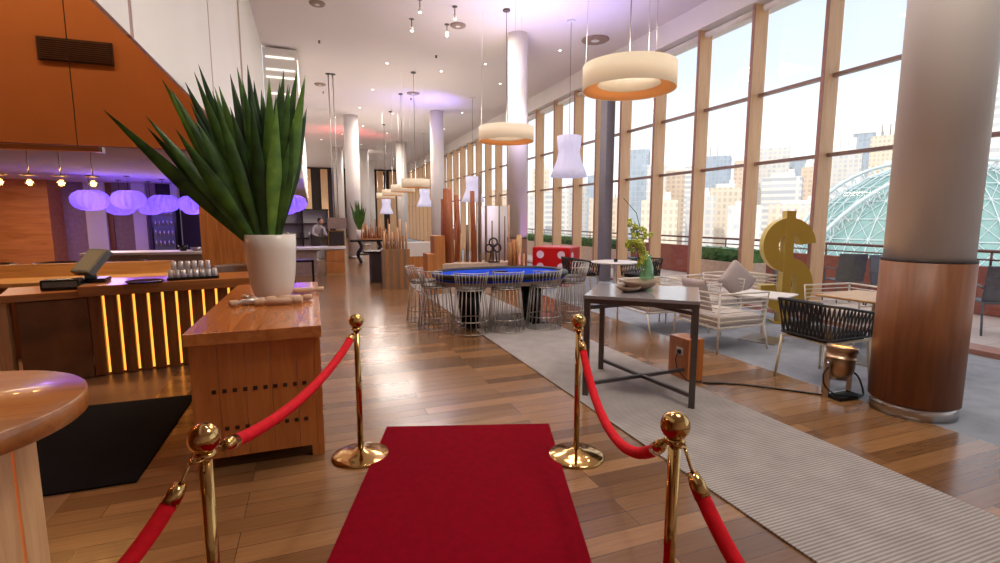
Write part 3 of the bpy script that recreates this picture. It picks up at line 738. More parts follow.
# ------------------------------------------------------------------ CHAIRS
def strap_chair(x, y, rz, label, group=None):
    """back towards local -X, open side +X"""
    t = thing('strap_armchair', label, 'chair', (x, y, 0), rz, group)
    W, D = .5, .6
    for sx, sy in ((-1, -1), (-1, 1), (1, -1), (1, 1)):
        MB().tube((sx*D*.5+sx*.01, sy*W*.5, 0), (sx*D*.46, sy*W*.46, .42), .011, .015, 10).build('leg', M['cream'], t)
    b = MB(); c = [(-D*.46, -W*.46, .42), (D*.46, -W*.46, .42), (D*.46, W*.46, .42), (-D*.46, W*.46, .42)]
    b.path([V(p) for p in c], .013, 8, closed=True); b.build('seat_frame', M['cream'], t)
    MB().box((0, 0, .45), (D*.85, W*.85, .07)).build('seat_cushion', M['blackrope'], t, bevel=.02)
    def outl(z, grow, dz):
        pts = []
        for k in range(13):   # arm -> back -> arm
            u = k/12
            if u < .33: a = u/.33; p = (D*.5-a*(D*.95), -W*.5*grow, z-dz*(1-a))
            elif u < .67: a = (u-.33)/.34; p = (-D*.5*grow, -W*.5*grow+a*W*grow, z)
            else: a = (u-.67)/.33; p = (-D*.45+a*(D*.95), W*.5*grow, z-dz*a)
            pts.append(V(p))
        return pts
    top = smooth(outl(.775, 1.06, .1), 3); bot = smooth(outl(.455, .94, 0), 3)
    b = MB(); b.path(top, .013, 8); b.path(bot, .011, 8); b.build('back_rail', M['blackrope'], t)
    b = MB(); N = len(top)
    for k in range(0, N-1):
        for off in (-1, 1):
            p0 = bot[k]; j = min(max(k+off, 0), N-1); p1 = top[j]
            tn = (top[min(k+1, N-1)]-top[max(k-1, 0)]).normalized()*.0075
            b.bm.faces.new([b.bm.verts.new(q) for q in (p0-tn, p0+tn, p1+tn, p1-tn)])
    b.build('strap_weave', M['blackrope'], t, solid=.006)
    return t
strap_chair(4.57, 3.32, 0, 'black strap-woven armchair with cream legs in front of the big column')
strap_chair(5.95, 8.1, PI+.3, 'black strap armchair behind the high table vase, at the round white table')
strap_chair(4.98, 8.75, -.2, 'black strap armchair left of the round white table, by the die')
def slat_chair(x, y, rz, label, pil=None, group=None):
    """back towards -X, arms at +-Y, slatted white"""
    t = thing('slatted_lounge_chair', label, 'chair', (x, y, 0), rz, group)
    D, W = .74, .74
    for sx, sy in ((-1, -1), (-1, 1)):
        MB().tube((-D/2, sy*W/2, 0), (-D/2, sy*W/2, .7), .012, seg=10).build('leg', M['whitemetal'], t)
    for sy in (-1, 1):
        MB().tube((D/2+.03, sy*W/2, 0), (D/2-.06, sy*W/2, .3), .012, seg=10).build('leg', M['whitemetal'], t)
        b = MB(); b.path([(-D/2, sy*W/2, .69), (D/2, sy*W/2, .69), (D/2-.06, sy*W/2, .3), (-D/2, sy*W/2, .3)], .012, 8)
        for k in range(6): b.tube((-D/2, sy*W/2, .37+k*.053), (D/2-.03, sy*W/2, .37+k*.053), .007, seg=6)
        b.build('slatted_arm', M['whitemetal'], t)
    b = MB(); b.tube((-D/2, -W/2, .69), (-D/2, W/2, .69), .012, seg=8)
    for k in range(6): b.tube((-D/2, -W/2, .37+k*.053), (-D/2, W/2, .37+k*.053), .007, seg=6)
    b.build('slatted_back', M['whitemetal'], t)
    b = MB(); b.path([V(p) for p in ((-D/2, -W/2, .3), (D/2-.06, -W/2, .3), (D/2-.06, W/2, .3), (-D/2, W/2, .3))], .013, 8, closed=True); b.build('seat_frame', M['whitemetal'], t)
    MB().box((-.02, 0, .37), (D-.1, W-.06, .12)).build('seat_cushion', M['cushion'], t, bevel=.03)
    return t
def pillow(x, y, z, rx, rz, label, sz=.44):
    b = MB(); g = bmesh.ops.create_grid(b.bm, x_segments=12, y_segments=12, size=.5)
    top = b.bm.verts[:]
    for v in top:
        ex = 1-abs(v.co.x*2)**3.0; ey = 1-abs(v.co.y*2)**3.0; h = .16*max(0, ex*ey)**.5
        v.co.z = h; k = 1-.06*(abs(v.co.x*2)*abs(v.co.y*2) < .8)*0; v.co.x *= k
    d = bmesh.ops.duplicate(b.bm, geom=b.bm.faces[:]+b.bm.verts[:]+b.bm.edges[:])
    for v in [q for q in d['geom'] if isinstance(q, bmesh.types.BMVert)]: v.co.z *= -1
    bmesh.ops.remove_doubles(b.bm, verts=b.bm.verts[:], dist=.0005)
    for f in b.bm.faces: f.smooth = True
    o = b.build('scatter_pillow', M['pillow'], loc=(x, y, z)); o.scale = (sz, sz, sz*.8); o.rotation_euler = (rx, 0, rz)
    return tag(o, label, 'pillow')
slat_chair(4.66, 4.74, 0, 'white slatted lounge chair with its corner post toward the camera, right of the high table')
pillow(4.48, 4.95, .6, 1.25, PI/2, 'mauve-grey pillow propped in the nearer white slatted chair, left')
slat_chair(6.2, 5.95, PI, 'white slatted lounge chair by the window behind the nearer one')
pillow(5.75, 5.55, .66, 1.2, -.35, 'mauve-grey pillow turned diamond-wise in the window-side slatted chair', .46).rotation_euler = (1.25, .75, -.35)
slat_chair(4.46, 5.72, -PI/2-.0, 'white slatted chair seen through the left half of the high table')
slat_chair(5.32, 5.72, -PI/2+.15, 'white slatted chair seen past the right leg of the high table')
slat_chair(6.3, 4.25, PI-.1, 'white slatted chair behind the black strap armchair by the window')
def cafe_table(x, y, r, h, sq, label, m='white', rz=0):
    t = thing('cafe_table', label, 'table', (x, y, 0), rz)
    if sq: MB().box((0, 0, h-.012), (r*2, r*2, .024)).build('table_top', M[m], t, bevel=.008)
    else: MB().lathe([(0, h), (r-.004, h), (r, h-.006), (r-.02, h-.024), (0, h-.024)], seg=48).build('table_top', M[m], t)
    MB().tube((0, 0, .012), (0, 0, h-.02), .028, seg=20).build('pedestal', M['whitemetal'], t)
    MB().box((0, 0, .008), (.44, .44, .014)).build('foot_plate', M['steel'], t, bevel=.006)
cafe_table(5.36, 4.72, .3, .6, True, 'square white side table between the white slatted chairs', rz=.4)
cafe_table(5.35, 8.1, .45, .74, False, 'round white cafe table between the poker table and the windows')
cafe_table(5.62, 3.55, .4, .72, True, 'wood-topped square table behind the black strap armchair', 'palewood', rz=.1)
o = MB().lathe([(0, 0), (.03, 0), (.04, .05), (.03, .06), (0, .06)], seg=14).build('salt_pot', M['blackgloss'], loc=(5.3, 8.0, .742)); tag(o, 'tiny dark pot in the middle of the round white table', 'pot')

# ------------------------------------------------------------------ DOLLAR SIGN
def dollar():
    t = thing('dollar_sign', 'giant gold dollar sign prop standing by the windows', 'sign', (6.56, 5.45, 0), 0)
    # centreline of S in local (u horizontal, z)
    cl = []
    R = .245; zc1, zc2 = 1.16, .57
    for k in range(0, 25): a = math.radians(5+ (265-5)*k/24); cl.append((R*math.cos(a)*1.0, zc1+.295*math.sin(a)))
    for k in range(1, 25): a = math.radians(85-(265)*k/24); cl.append((R*math.cos(a)*1.0, zc2+.315*math.sin(a)))
    w = .105; th = .1
    b = MB(); n = len(cl); A = []; B = []
    for i in range(n):
        p0 = V((*cl[max(i-1, 0)], 0)); p1 = V((*cl[min(i+1, n-1)], 0)); tn = (p1-p0).normalized(); nn = V((-tn.y, tn.x, 0))
        c = V((*cl[i], 0)); A.append(c+nn*w); B.append(c-nn*w)
    def vt(p, y): return b.bm.verts.new((p.x, y, p.y))
    f1 = [(vt(a, -th), vt(c, -th), vt(a, th), vt(c, th)) for a, c in zip(A, B)]
    for i in range(n-1):
        p, q = f1[i], f1[i+1]
        for idx, mi in (((0, 1), 0), ((2, 3), 0), ((0, 2), 1), ((1, 3), 1)):
            f = b.bm.faces.new((p[idx[0]], p[idx[1]], q[idx[1]], q[idx[0]])); f.material_index = mi
    for p in (f1[0], f1[-1]): f = b.bm.faces.new((p[0], p[1], p[3], p[2])); f.material_index = 1
    b.build('s_curve', [M['gold'], M['goldside']], t)
    b = MB(); b.box((0, 0, .83), (.12, th*2+.01, 1.66)); bb = b.build('upright_bar', [M['gold'], M['goldside']], t)
    for p in bb.data.polygons:
        if abs(p.normal.x) > .5: p.material_index = 1
    MB().box((0, 0, .01), (.3, .3, .02)).build('base_plate', M['gold'], t)
    return t
d = dollar(); d.rotation_euler = (0, 0, math.radians(-32))

# ------------------------------------------------------------------ RED DIE
t = thing('giant_die', 'giant red die with white pips behind the poker table', 'die', (5.38, 10.6, 0), -.77)
S = .9
MB().box((0, 0, S/2), (S, S, S)).build('cube', M['diered'], t, bevel=.03)
def pips(fn, pts):
    for u, v in pts:
        p, n = fn(u, v); MB().tube(V(p)-V(n)*.004, V(p)+V(n)*.006, .088, seg=24).build('pip', M['diewhite'], t)
g = .25
pips(lambda u, v: ((u, -S/2, S/2+v), (0, -1, 0)), [(-g, .28), (g, .28), (-g, 0), (g, 0), (-g, -.28), (g, -.28)])
pips(lambda u, v: ((S/2, u, S/2+v), (1, 0, 0)), [(-g, g), (0, 0), (g, -g)])
pips(lambda u, v: ((u, v, S), (0, 0, 1)), [(0, 0)])

# ------------------------------------------------------------------ POKER TABLE + STOOLS
t = thing('poker_table', 'oval blue-felt poker table with black padded rim ringed by wire stools', 'table', (2.62, 6.98, -.03), .0)
def oval(a, b_, n=64): return [(a*math.copysign(abs(math.cos(2*PI*k/n))**.8, math.cos(2*PI*k/n)), b_*math.copysign(abs(math.sin(2*PI*k/n))**.85, math.sin(2*PI*k/n))) for k in range(n)]
MB().prism(oval(.98, .61), .7, .775).build('felt_top', M['felt'], t)
MB().path([(x, y, .772) for x, y in oval(1.0, .62)], .042, 12, closed=True).build('padded_rim', M['blackpad'], t)
b = MB()
for k in range(9):
    a = PI*(.05+.9*k/8)*-1; b.box((.75*math.cos(a), .4*math.sin(a), .777), (.12, .07, .003), rz=a+PI/2)
b.build('card_markings', M['feltprint'], t)
MB().prism(oval(.97, .6), .64, .70).build('apron', M['taupe'], t)
MB().box((0, .1, .782), (.24, .1, .02)).build('chip_tray', M['blackgloss'], t)
for sx in (-1, 1):
    MB().tube((sx*.5, 0, .03), (sx*.5, 0, .66), .13, .2, 20).build('pedestal_leg', M['blackgloss'], t)
    MB().box((sx*.5, 0, .02), (.3, .8, .08)).build('pedestal_foot', M['blackgloss'], t, bevel=.01)
def stool():
    t = thing('wire_stool', '', 'stool', (0, 0, 0), 0, 'wire stools around the poker table')
    MB().lathe([(0, .575), (.19, .575), (.2, .585), (.2, .61), (.18, .62), (0, .622)], seg=32).build('seat', M['stoolseat'], t)
    b = MB(); N = 22
    for k in range(N):
        a = 2*PI*k/N; c, s = math.cos(a), math.sin(a)
        b.tube((.26*c, .26*s, .005), (.2*c, .2*s, .59), .0055, seg=6)
    b.build('wire_cage', M['wire'], t)
    for r, z in ((.26, .007), (.242, .17), (.202, .59)): MB().path([(r*math.cos(2*PI*k/36), r*math.sin(2*PI*k/36), z) for k in range(36)], .007, 6, closed=True).build('hoop', M['wire'], t)
    b = MB(); P = []
    for k in range(13):
        a = PI+PI*k/12*.86+PI*.07; c, s = math.cos(a), math.sin(a); p = V((.235*c, .235*s-.03, .82)); P.append(p)
        b.tube((.2*c, .2*s, .59), p, .0058, seg=6)
    b.path(P, .007, 8); b.build('wire_back', M['wire'], t)
    return t
s0 = stool()
sp = [(1.54, 7.45, PI*1.5+.1, 'wire stool at the left end of the poker table, farther back'), (1.6, 6.88, -1.1, 'leftmost front wire stool with its back turned to the open floor'), (1.97, 6.42, -.15, 'wire stool left of centre on the near side of the poker table'),
      (2.47, 6.38, 0, 'middle wire stool on the near side of the poker table'), (3.05, 6.38, .1, 'wire stool right of centre on the near side of the poker table'), (3.64, 6.68, .8, 'rightmost near wire stool beside the high table leg'), (3.95, 7.2, 1.4, 'wire stool at the right end of the poker table')]
for k, (x, y, r, l) in enumerate(sp):
    if k == 0: s0.location = (x, y, .013); s0.rotation_euler = (0, 0, r); s0['label'] = l
    else: dup(s0, l, (x, y, .013), r)

# ------------------------------------------------------------------ POLE SCREENS
def pole(parent, x, y, z0, z1, w, m, lean=0, taper=1.0):
    b = MB(); b.tube((x, y, z0), (x+lean, y, z1), w*.7*1.0, w*.7*taper, 4); b.build('pole', M[m], parent)
t = thing('pole_screen_planter', 'pale curved bench planter sprouting tall wooden poles behind the poker table', 'room divider', (3.2, 10.2, 0))
b = MB()
b.prism([(-.75, -.25), (-.2, -.33), (.3, -.33), (.78, -.25), (.78, .3), (-.75, .3)], 0, .63); b.build('planter_box', M['planter'], t, bevel=.01)
ps = [(-.66, 1.95, .06, 'redwood', -.0), (-.55, 2.16, .17, 'redwood', -.02), (-.35, 1.5, .06, 'redwood', 0), (-.28, 2.04, .1, 'redwood', -.04), (-.13, 1.42, .06, 'greywood', 0), (.0, 2.12, .09, 'redwood', -.04), (.13, 2.46, .06, 'greywood', 0),
      (.26, 1.82, .045, 'greywood', 0), (.42, 1.5, .035, 'greywood', 0), (.56, 2.1, .03, 'greywood', 0), (.7, 1.6, .03, 'greywood', 0), (.8, 1.85, .035, 'mullion', 0), (-.48, 1.15, .025, 'mullion', 0), (-.4, 1.1, .025, 'mullion', .02), (-.58, 1.2, .025, 'palewood_z', -.02),
      (-.2, 1.05, .025, 'mullion', .02), (-.05, 1.1, .025, 'palewood_z', 0), (.07, 1.0, .04, 'midwood', 0), (-.3, 1.25, .025, 'palewood_z', .03), (.34, .95, .03, 'palewood_z', 0)]
for x, z1, w, m, ln in ps: pole(t, x, random.uniform(-.1, .15), .6, z1, w, m, ln, .75)
t = thing('stepped_wood_plinth', 'stepped orange wood plinth at the left end of the pole screen', 'plinth', (2.36, 10.15, 0))
MB().box((.05, 0, .6), (.22, .4, 1.2)).build('tall_block', M['orangewood'], t, bevel=.004)
MB().box((-.12, -.02, .42), (.2, .44, .84)).build('low_block', M['orangewood'], t, bevel=.004)
t = thing('short_pole_cluster', 'cluster of short pale wooden posts at the right of the pole screen by the column', 'room divider', (4.05, 9.9, 0))
MB().box((0, 0, .2), (.4, .3, .4)).build('planter_box', M['orangewood'], t)
for x, z1, w, m in ((-.12, 1.05, .07, 'midwood'), (-.03, 1.1, .06, 'orangewood'), (.08, 1.2, .09, 'palewood_z'), (.18, .8, .05, 'palewood_z')): pole(t, x, 0, .38, z1, w, m)
t = thing('striped_pole_planter', 'dark and pale striped wooden planter box with slim poles, left of the poker table', 'room divider', (1.72, 11.35, 0), -.1)
b = MB()
for k in range(8): b.box((-.26+k*.075, -.24, .44), (.073, .04, .88), mi=k % 2)
for k in range(8): b.box((-.285, -.2+k*.06, .44), (.04, .058, .88), mi=k % 2)
b.box((0, .0, .42), (.52, .44, .84)); b.build('planter_box', [M['greywood'], M['midwood']], t)
for k in range(9): pole(t, -.24+k*.06, random.uniform(-.1, .1), .8, 1.15+.45*random.random(), .035, ('palewood_z', 'midwood', 'mullion')[k % 3])
t = thing('low_white_wall_unit', 'low wood and white partition between the two pole planters', 'partition', (2.5, 12.6, 0))
MB().box((0, 0, .3), (.9, .2, .6)).build('lower_panel', M['orangewood'], t)
MB().box((0, 0, .78), (.95, .22, .36)).build('upper_panel', M['white'], t, bevel=.01)
# lilac curved screen
b = MB(); b.lathe([(1.1, .3), (1.1, 1.85)], seg=20, a0=-PI*.62, a1=-PI*.38)
o = b.build('curved_white_screen', M['white'], loc=(4.15, 12.6, 0), solid=.04); 
t = thing('curved_partition', 'curved white screen glowing lilac behind the wooden poles', 'screen', (4.15, 12.6, 0)); o.parent = t; o.location = (0, 0, 0); o.name = 'screen_panel'
b = MB()
for a in (-PI*.6, -PI*.4): b.tube((1.1*math.cos(a), 1.1*math.sin(a), 0), (1.1*math.cos(a), 1.1*math.sin(a), .35), .02)
b.build('support_foot', M['steel'], t)
spot('screen_light', (4.0, 9.3, 4.9), 260, (.62, .5, 1), 34, .7, (4.15, 11.5, 1.1), .05)
spot('column_fill', (3.7, 8.6, 5.35), 220, (.8, .74, 1), 40, .7, (4.3, 10.4, 2.6), .05)  # added spot without a fixture, brightens the column shaft
spot('column_uplight', (4.25, 9.7, .15), 50, (.75, .35, 1), 55, .6, (4.35, 10.3, 1.4), .04)
# ornament rings on the screen: round figure
t = thing('ring_ornament', 'dark metal ornament of linked rings in front of the lilac screen', 'ornament', (3.55, 9.92, .632))
b = MB()
for cx, cz, r in ((0, .42, .09), (-.09, .3, .08), (.09, .3, .08)): b.path([(cx+r*math.cos(2*PI*k/20), 0, cz+r*math.sin(2*PI*k/20)) for k in range(20)], .018, 8, closed=True)
b.build('rings', M['soil'], t)
b = MB(); b.tube((-.08, 0, 0), (-.05, 0, .26), .015); b.tube((.08, 0, 0), (.05, 0, .26), .015); b.tube((0, 0, .02), (0, 0, .4), .012); b.box((0, 0, .01), (.24, .12, .02)); b.build('stand', M['soil'], t)

# ------------------------------------------------------------------ FAR CONSOLE, PLANT, KITCHEN
t = thing('far_console_table', 'black console table with curved legs far down the room', 'table', (1.95, 18.1, 0))
MB().box((0, 0, .78), (1.5, .5, .06)).build('table_top', M['blackgloss'], t)
for x in (-.45, .2, .62):
    for s in (-1, 1): MB().path(smooth([(x, s*.18, .76), (x+.1*s*0+.08, s*.18, .55), (x-.05, s*.18, .3), (x+.06, s*.18, .02)], 6), [.045]*19, 8).build('curved_leg', M['blackgloss'], t)
MB().box((.1, 0, .3), (1.1, .3, .04)).build('stretcher_shelf', M['blackgloss'], t)
t = thing('console_pole_sculpture', 'reddish bundle of upright wooden sticks standing on the far console table', 'sculpture', (2.05, 18.1, .81))
MB().box((0, 0, .02), (1.1, .3, .04)).build('tray', M['midwood'], t)
for k in range(26): pole(t, -.5+k*.04, random.uniform(-.1, .1), .03, .2+.55*random.random(), .03, ('redwood', 'midwood', 'palewood_z', 'redwood')[k % 4], random.uniform(-.02, .02))
t = thing('far_potted_plant', 'distant vase of green sword leaves beside the console column', 'plant', (1.55, 18.2, .81))
MB().lathe([(0, 0), (.09, 0), (.13, .35), (.12, .35), (0, .3)], seg=20).build('vase', M['vase'], t)
mb = None
for k in range(18):
    a = random.uniform(0, 2*PI); r = random.uniform(.1, .42); mb = MB()
    sword_leaf(mb, (0, 0, .25), (r*math.cos(a), r*math.sin(a)*.6, random.uniform(.95, 1.4)), .09, (0, -1, .1), 0, 0); mb.build('leaf', M['leaf'], t)
t = thing('wooden_drawer_unit', 'tan wooden drawer unit at the end of the white service counter', 'drawers', (.56, 14.75, 0))
MB().box((0, 0, .35), (.5, .5, .7)).build('carcass', M['palewood'], t, bevel=.004)
for z in (.2, .52): MB().box((0, -.255, z), (.48, .02, .3)).build('drawer', M['orangewood'], t, bevel=.003)
t = thing('service_counter', 'white-topped service counter right of the vase', 'counter', (-.05, 14.8, 0))
MB().box((.1, 0, .74), (1.6, .7, .06)).build('counter_top', M['white'], t, bevel=.004)
MB().box((-.25, 0, .35), (.75, .5, .7)).build('body', M['taupe'], t)
t = thing('black_side_table', 'black open-framed low table behind the desk end', 'table', (-.25, 12.9, 0))
MB().box((0, 0, .55), (.5, .5, .05)).build('table_top', M['blackgloss'], t)
for sx in (-1, 1):
    for sy in (-1, 1): MB().box((sx*.22, sy*.22, .26), (.05, .05, .53)).build('leg', M['blackgloss'], t)
t = thing('heat_lamp_box', 'grey box hood hung on two long rods above the service counter', 'hood', (.65, 14.9, 0))
MB().box((0, 0, 1.42), (.5, .35, .3)).build('hood', M['taupe'], t, bevel=.01)
for s in (-.07, .05): MB().tube((s, 0, 1.56), (s, 0, CZ), .014, seg=8).build('rod', M['steel'], t)
for s in (-.07, .05): MB().tube((s, 0, CZ-.02), (s, 0, CZ), .07, seg=16).build('rod_rose', M['dksteel'], t)
t = thing('warming_cabinet', 'dark glass warming cabinet with brass-coloured frame on the service counter', 'cabinet', (.62, 15.0, .772))
MB().box((0, 0, .22), (.4, .35, .4)).build('body', M['soil'], t)
b = MB()
for x in (-.21, .21):
    for y_ in (-.18, .18): b.box((x, y_, .22), (.02, .02, .44))
for z in (.01, .43):
    for y_ in (-.18, .18): b.box((0, y_, z), (.44, .02, .02))
b.build('frame', M['brass'], t)
t = thing('dark_kiosk', 'dark brown square kiosk base with black top behind the striped planter', 'cabinet', (1.5, 12.6, 0))
MB().box((0, 0, .36), (.4, .6, .72)).build('body', M['soil'], t, bevel=.005)
MB().box((-.05, 0, .745), (.65, .7, .05)).build('top', M['blackgloss'], t, bevel=.005)
t = thing('kitchen_shelf_unit', 'black framed shelving along the far left kitchen', 'shelf', (-.35, 20.5, 0))
b = MB()
for x in (-.9, 0, .9): b.box((x, 0, .95), (.06, .4, 1.9))
b.build('upright', M['soil'], t)
for z in (.8, 1.35, 1.88): MB().box((0, 0, z), (1.9, .42, .05)).build('shelf_board', M['soil'], t)
MB().box((0, .25, .95), (1.9, .03, 1.9)).build('back_panel', M['white'], t)
for k in range(7):
    o = MB().lathe([(0, 0), (.07, 0), (.08, .16), (.03, .22), (0, .22)], seg=12).build('kitchen_jar', M[('silver', 'white', 'bronze')[k % 3]], loc=(-1.15+k*.26, 20.4, .827))
    tag(o, 'small jar on the black kitchen shelving far beyond the vase', 'jar', 'jars on the far kitchen shelving')
# distant person
def person(x, y, rz):
    t = thing('person', 'distant person in a pale shirt leaning over the far kitchen counter', 'person', (x, y, 0), rz)
    J = [(0, 0, .93), (0, -.12, 1.13), (0, -.27, 1.27), (0, -.35, 1.34), (0, -.42, 1.41), (0, -.45, 1.47), (-.19, -.27, 1.24), (-.26, -.34, 1.02), (-.2, -.5, .96), (.19, -.27, 1.24), (.26, -.34, 1.02), (.2, -.5, .96), (-.1, 0, .9), (-.11, -.02, .5), (-.11, .02, .08), (-.11, -.12, .03), (.1, 0, .9), (.11, -.02, .5), (.11, .02, .08), (.11, -.12, .03),
         (-.19, -.56, .95), (.19, -.56, .95)]
    E = [(0, 1), (1, 2), (2, 3), (3, 4), (4, 5), (2, 6), (6, 7), (7, 8), (8, 20), (2, 9), (9, 10), (10, 11), (11, 21), (0, 12), (12, 13), (13, 14), (14, 15), (0, 16), (16, 17), (17, 18), (18, 19)]
    R = [.15, .14, .16, .055, .09, .08, .07, .05, .035, .07, .05, .035, .1, .065, .045, .035, .1, .065, .045, .035, .03, .03]
    me = bpy.data.meshes.new('body'); me.from_pydata(J, E, []); o = bpy.data.objects.new('body', me); col.objects.link(o); o.parent = t
    sk = o.modifiers.new('skin', 'SKIN'); 
    if not me.skin_vertices: me.attributes
    for i, v in enumerate(me.skin_vertices[0].data): v.radius = (R[i], R[i]*.75)
    me.skin_vertices[0].data[0].use_root = True
    sb = o.modifiers.new('sub', 'SUBSURF'); sb.levels = sb.render_levels = 2
    me.materials.append(M['shirt'])
    MB().sphere((0, -.46, 1.45), .1, (.85, .95, 1.15)).build('head', M['skin'], o)
    MB().sphere((0, -.435, 1.49), .105, (.88, .95, 1.0)).build('hair', M['hair'], o)
    MB().box((0, -.12, .72), (.36, .03, .6)).build('apron', M['soil'], o)
    MB().sphere((-.19, -.57, .95), .045, (.8, 1.2, .5)).build('hand', M['skin'], o); MB().sphere((.19, -.57, .95), .045, (.8, 1.2, .5)).build('hand', M['skin'], o)
try: 
    me_ = bpy.data.meshes.new('probe')
    person(.02, 19.0, .6)
except Exception as ex: print('person failed', ex)

# ------------------------------------------------------------------ PENDANTS
def ring_lamp(x, y, z, label, k=1):
    area('ring_lamp_uplight', (x, y, z+.12), .7*k, 45*k, (1, .9, .8), (PI, 0, 0))
    t = thing('drum_ring_lamp', label, 'pendant light', (x, y, z), 0, 'big drum ring lamps down the room')
    MB().lathe([(.53*k, -.17*k), (.53*k, .1)], seg=64).build('outer_shade', M['ringshade'], t, solid=.006)
    MB().lathe([(.36*k, -.1*k), (.525*k, -.165*k)], seg=64).build('timber_liner', M['ringinner'], t, solid=.006)
    MB().lathe([(.36*k, -.1*k), (.36*k, .08)], seg=48).build('inner_shade', M['ringshade'], t, solid=.006)
    b = MB()
    for a in (0, 2*PI/3, 4*PI/3): b.tube((0, 0, .1), (.52*k*math.cos(a), .52*k*math.sin(a), .09), .006, seg=6)
    b.build('spoke', M['dksteel'], t)
    MB().tube((0, 0, .1), (0, 0, CZ-z), .006, seg=8).build('cord', M['dksteel'], t)
    b = MB()
    for a in (.5, 2.6, 4.7): b.tube((.5*k*math.cos(a), .5*k*math.sin(a), .09), (.46*k*math.cos(a), .46*k*math.sin(a), CZ-z), .0025, seg=6)
    b.build('stay_wire', M['steel'], t)
    MB().tube((0, 0, CZ-z-.03), (0, 0, CZ-z), .07, seg=20).build('ceiling_rose', M['dksteel'], t)
    return t
ring_lamp(3.52, 5.15, 3.2, 'largest cream drum ring pendant hanging above the high table')
ring_lamp(3.6, 9.3, 3.2, 'cream drum ring pendant in front of the column by the poker table')
for x, y, l in ((2.72, 13.94, 'small ring pendant, nearest and highest-looking of the stacked four'), (2.79, 16.43, 'small ring pendant, second of the stacked four'), (2.87, 19.2, 'small ring pendant, third of the stacked four'), (2.98, 21.87, 'small ring pendant, farthest and lowest-looking of the stacked four')):
    ring_lamp(x, y, 2.52, l, .72)
def cone_lamp(x, y, z, label):
    t = thing('hourglass_lamp', label, 'pendant light', (x, y, z))
    MB().lathe([(.24, .42), (.225, .2), (.21, .12), (.24, -.05), (.32, -.25), (.375, -.4)], seg=60, wob=lambda a, z: 1+.03*math.cos(15*a)).build('fabric_shade', M['fabric'], t, solid=.004)
    MB().tube((0, 0, .3), (0, 0, CZ-z), .005, seg=6).build('cord', M['dksteel'], t)
    MB().tube((0, 0, CZ-z-.03), (0, 0, CZ-z), .09, seg=16).build('ceiling_rose', M['column'], t)
    b = MB()
    for a in range(3): b.tube((0, 0, .3), (.23*math.cos(a*2.1), .23*math.sin(a*2.1), .4), .004, seg=6)
    b.build('shade_spider', M['dksteel'], t)
cone_lamp(5.0, 9.35, 2.8, 'white pleated hourglass pendant in front of the windows, nearest of its kind')
cone_lamp(5.05, 16.1, 2.5, 'white hourglass pendant hanging above the pole screen')
cone_lamp(5.0, 23.5, 2.5, 'small white hourglass pendant behind the ring lamps')
cone_lamp(3.9, 28.5, 2.2, 'tiny white lampshade pendant left of the stacked ring lamps')
# ceiling bits
def disc(x, y, r, label):
    t = thing('ceiling_disc', label, 'ceiling speaker', (x, y, CZ), 0, 'round ceiling discs')
    MB().lathe([(0, -.03), (r*.9, -.03), (r, -.015), (r, 0)], seg=36).build('cover', M['taupe'], t); MB().tube((0, 0, -.034), (0, 0, -.03), r*.3, seg=20).build('centre', M['column'], t)
disc(.26, 10.24, .14, 'round ceiling disc above the left wall edge, nearest of all')
disc(2.95, 10.35, .16, 'round ceiling disc beside the four hanging spotlights')
disc(.39, 16.1, .16, 'round ceiling disc by the twin long rods')
disc(3.14, 16.2, .2, 'round ceiling disc by the blue glow')
disc(6.0, 10.1, .3, 'large pale ceiling disc near the window head behind the biggest ring lamp')
for k, (x, y) in enumerate(((1.98, 9.42), (2.01, 10.37), (2.65, 9.5), (2.73, 10.39))):
    t = thing('hanging_spotlight', ['short-stem ceiling spotlight, front left of the four', 'short-stem ceiling spotlight, rear left of the four', 'short-stem ceiling spotlight, front right of the four', 'short-stem ceiling spotlight, rear right of the four'][k], 'spotlight', (x, y, CZ))
    MB().tube((0, 0, 0), (0, 0, -.16), .01, seg=8).build('stem', M['dksteel'], t); MB().tube((0, 0, -.01), (0, 0, 0), .05, seg=14).build('rose', M['dksteel'], t)
    MB().tube((0, 0, -.22), (0, 0, -.15), .03, .025, 14).build('lamp_head', M['column'], t); MB().sphere((0, 0, -.225), .028, (1, 1, .5), 12, 8).build('lens', M['spotglow'], t)
dl0 = None; cnt = 0
for x, y in ((1.95, 13.4), (3.4, 13.6), (1.9, 16.2), (1.75, 18.9), (4.3, 12.6), (3.0, 19.5), (5.3, 14.2), (2.2, 22.5), (5.4, 18.5), (1.0, 21), (3.4, 24), (5.6, 22), (1.5, 25), (2.6, 28), (4.8, 29), (1.4, 33), (3.4, 34), (5.6, 11), (.6, 27), (5.2, 34)):
    if dl0 is None:
        dl0 = thing('ceiling_downlight', 'tiny recessed ceiling downlight far down the room', 'downlight', (x, y, CZ), 0, 'recessed ceiling downlights')
        MB().lathe([(.045, 0), (.045, -.008), (.03, -.008), (.03, 0)], seg=20).build('bezel', M['column'], dl0); MB().tube((0, 0, -.006), (0, 0, -.001), .03, seg=16).build('lens', M['spotglow'], dl0)
    else: dup(dl0, 'tiny recessed ceiling downlight far down the room', (x, y, CZ))
for k, (x, y) in enumerate(((.32, 12.3), (2.98, 12.4), (5.2, 12.4), (.5, 17), (3.2, 16.9))):
    o = MB().lathe([(0, -.06), (.03, -.05), (.012, -.03), (.03, 0.004), (0, 0.004)], seg=12).build('sprinkler_head', M['dksteel'], loc=(x, y, CZ)); tag(o, 'tiny dark sprinkler head on the ceiling', 'sprinkler', 'ceiling sprinkler heads')

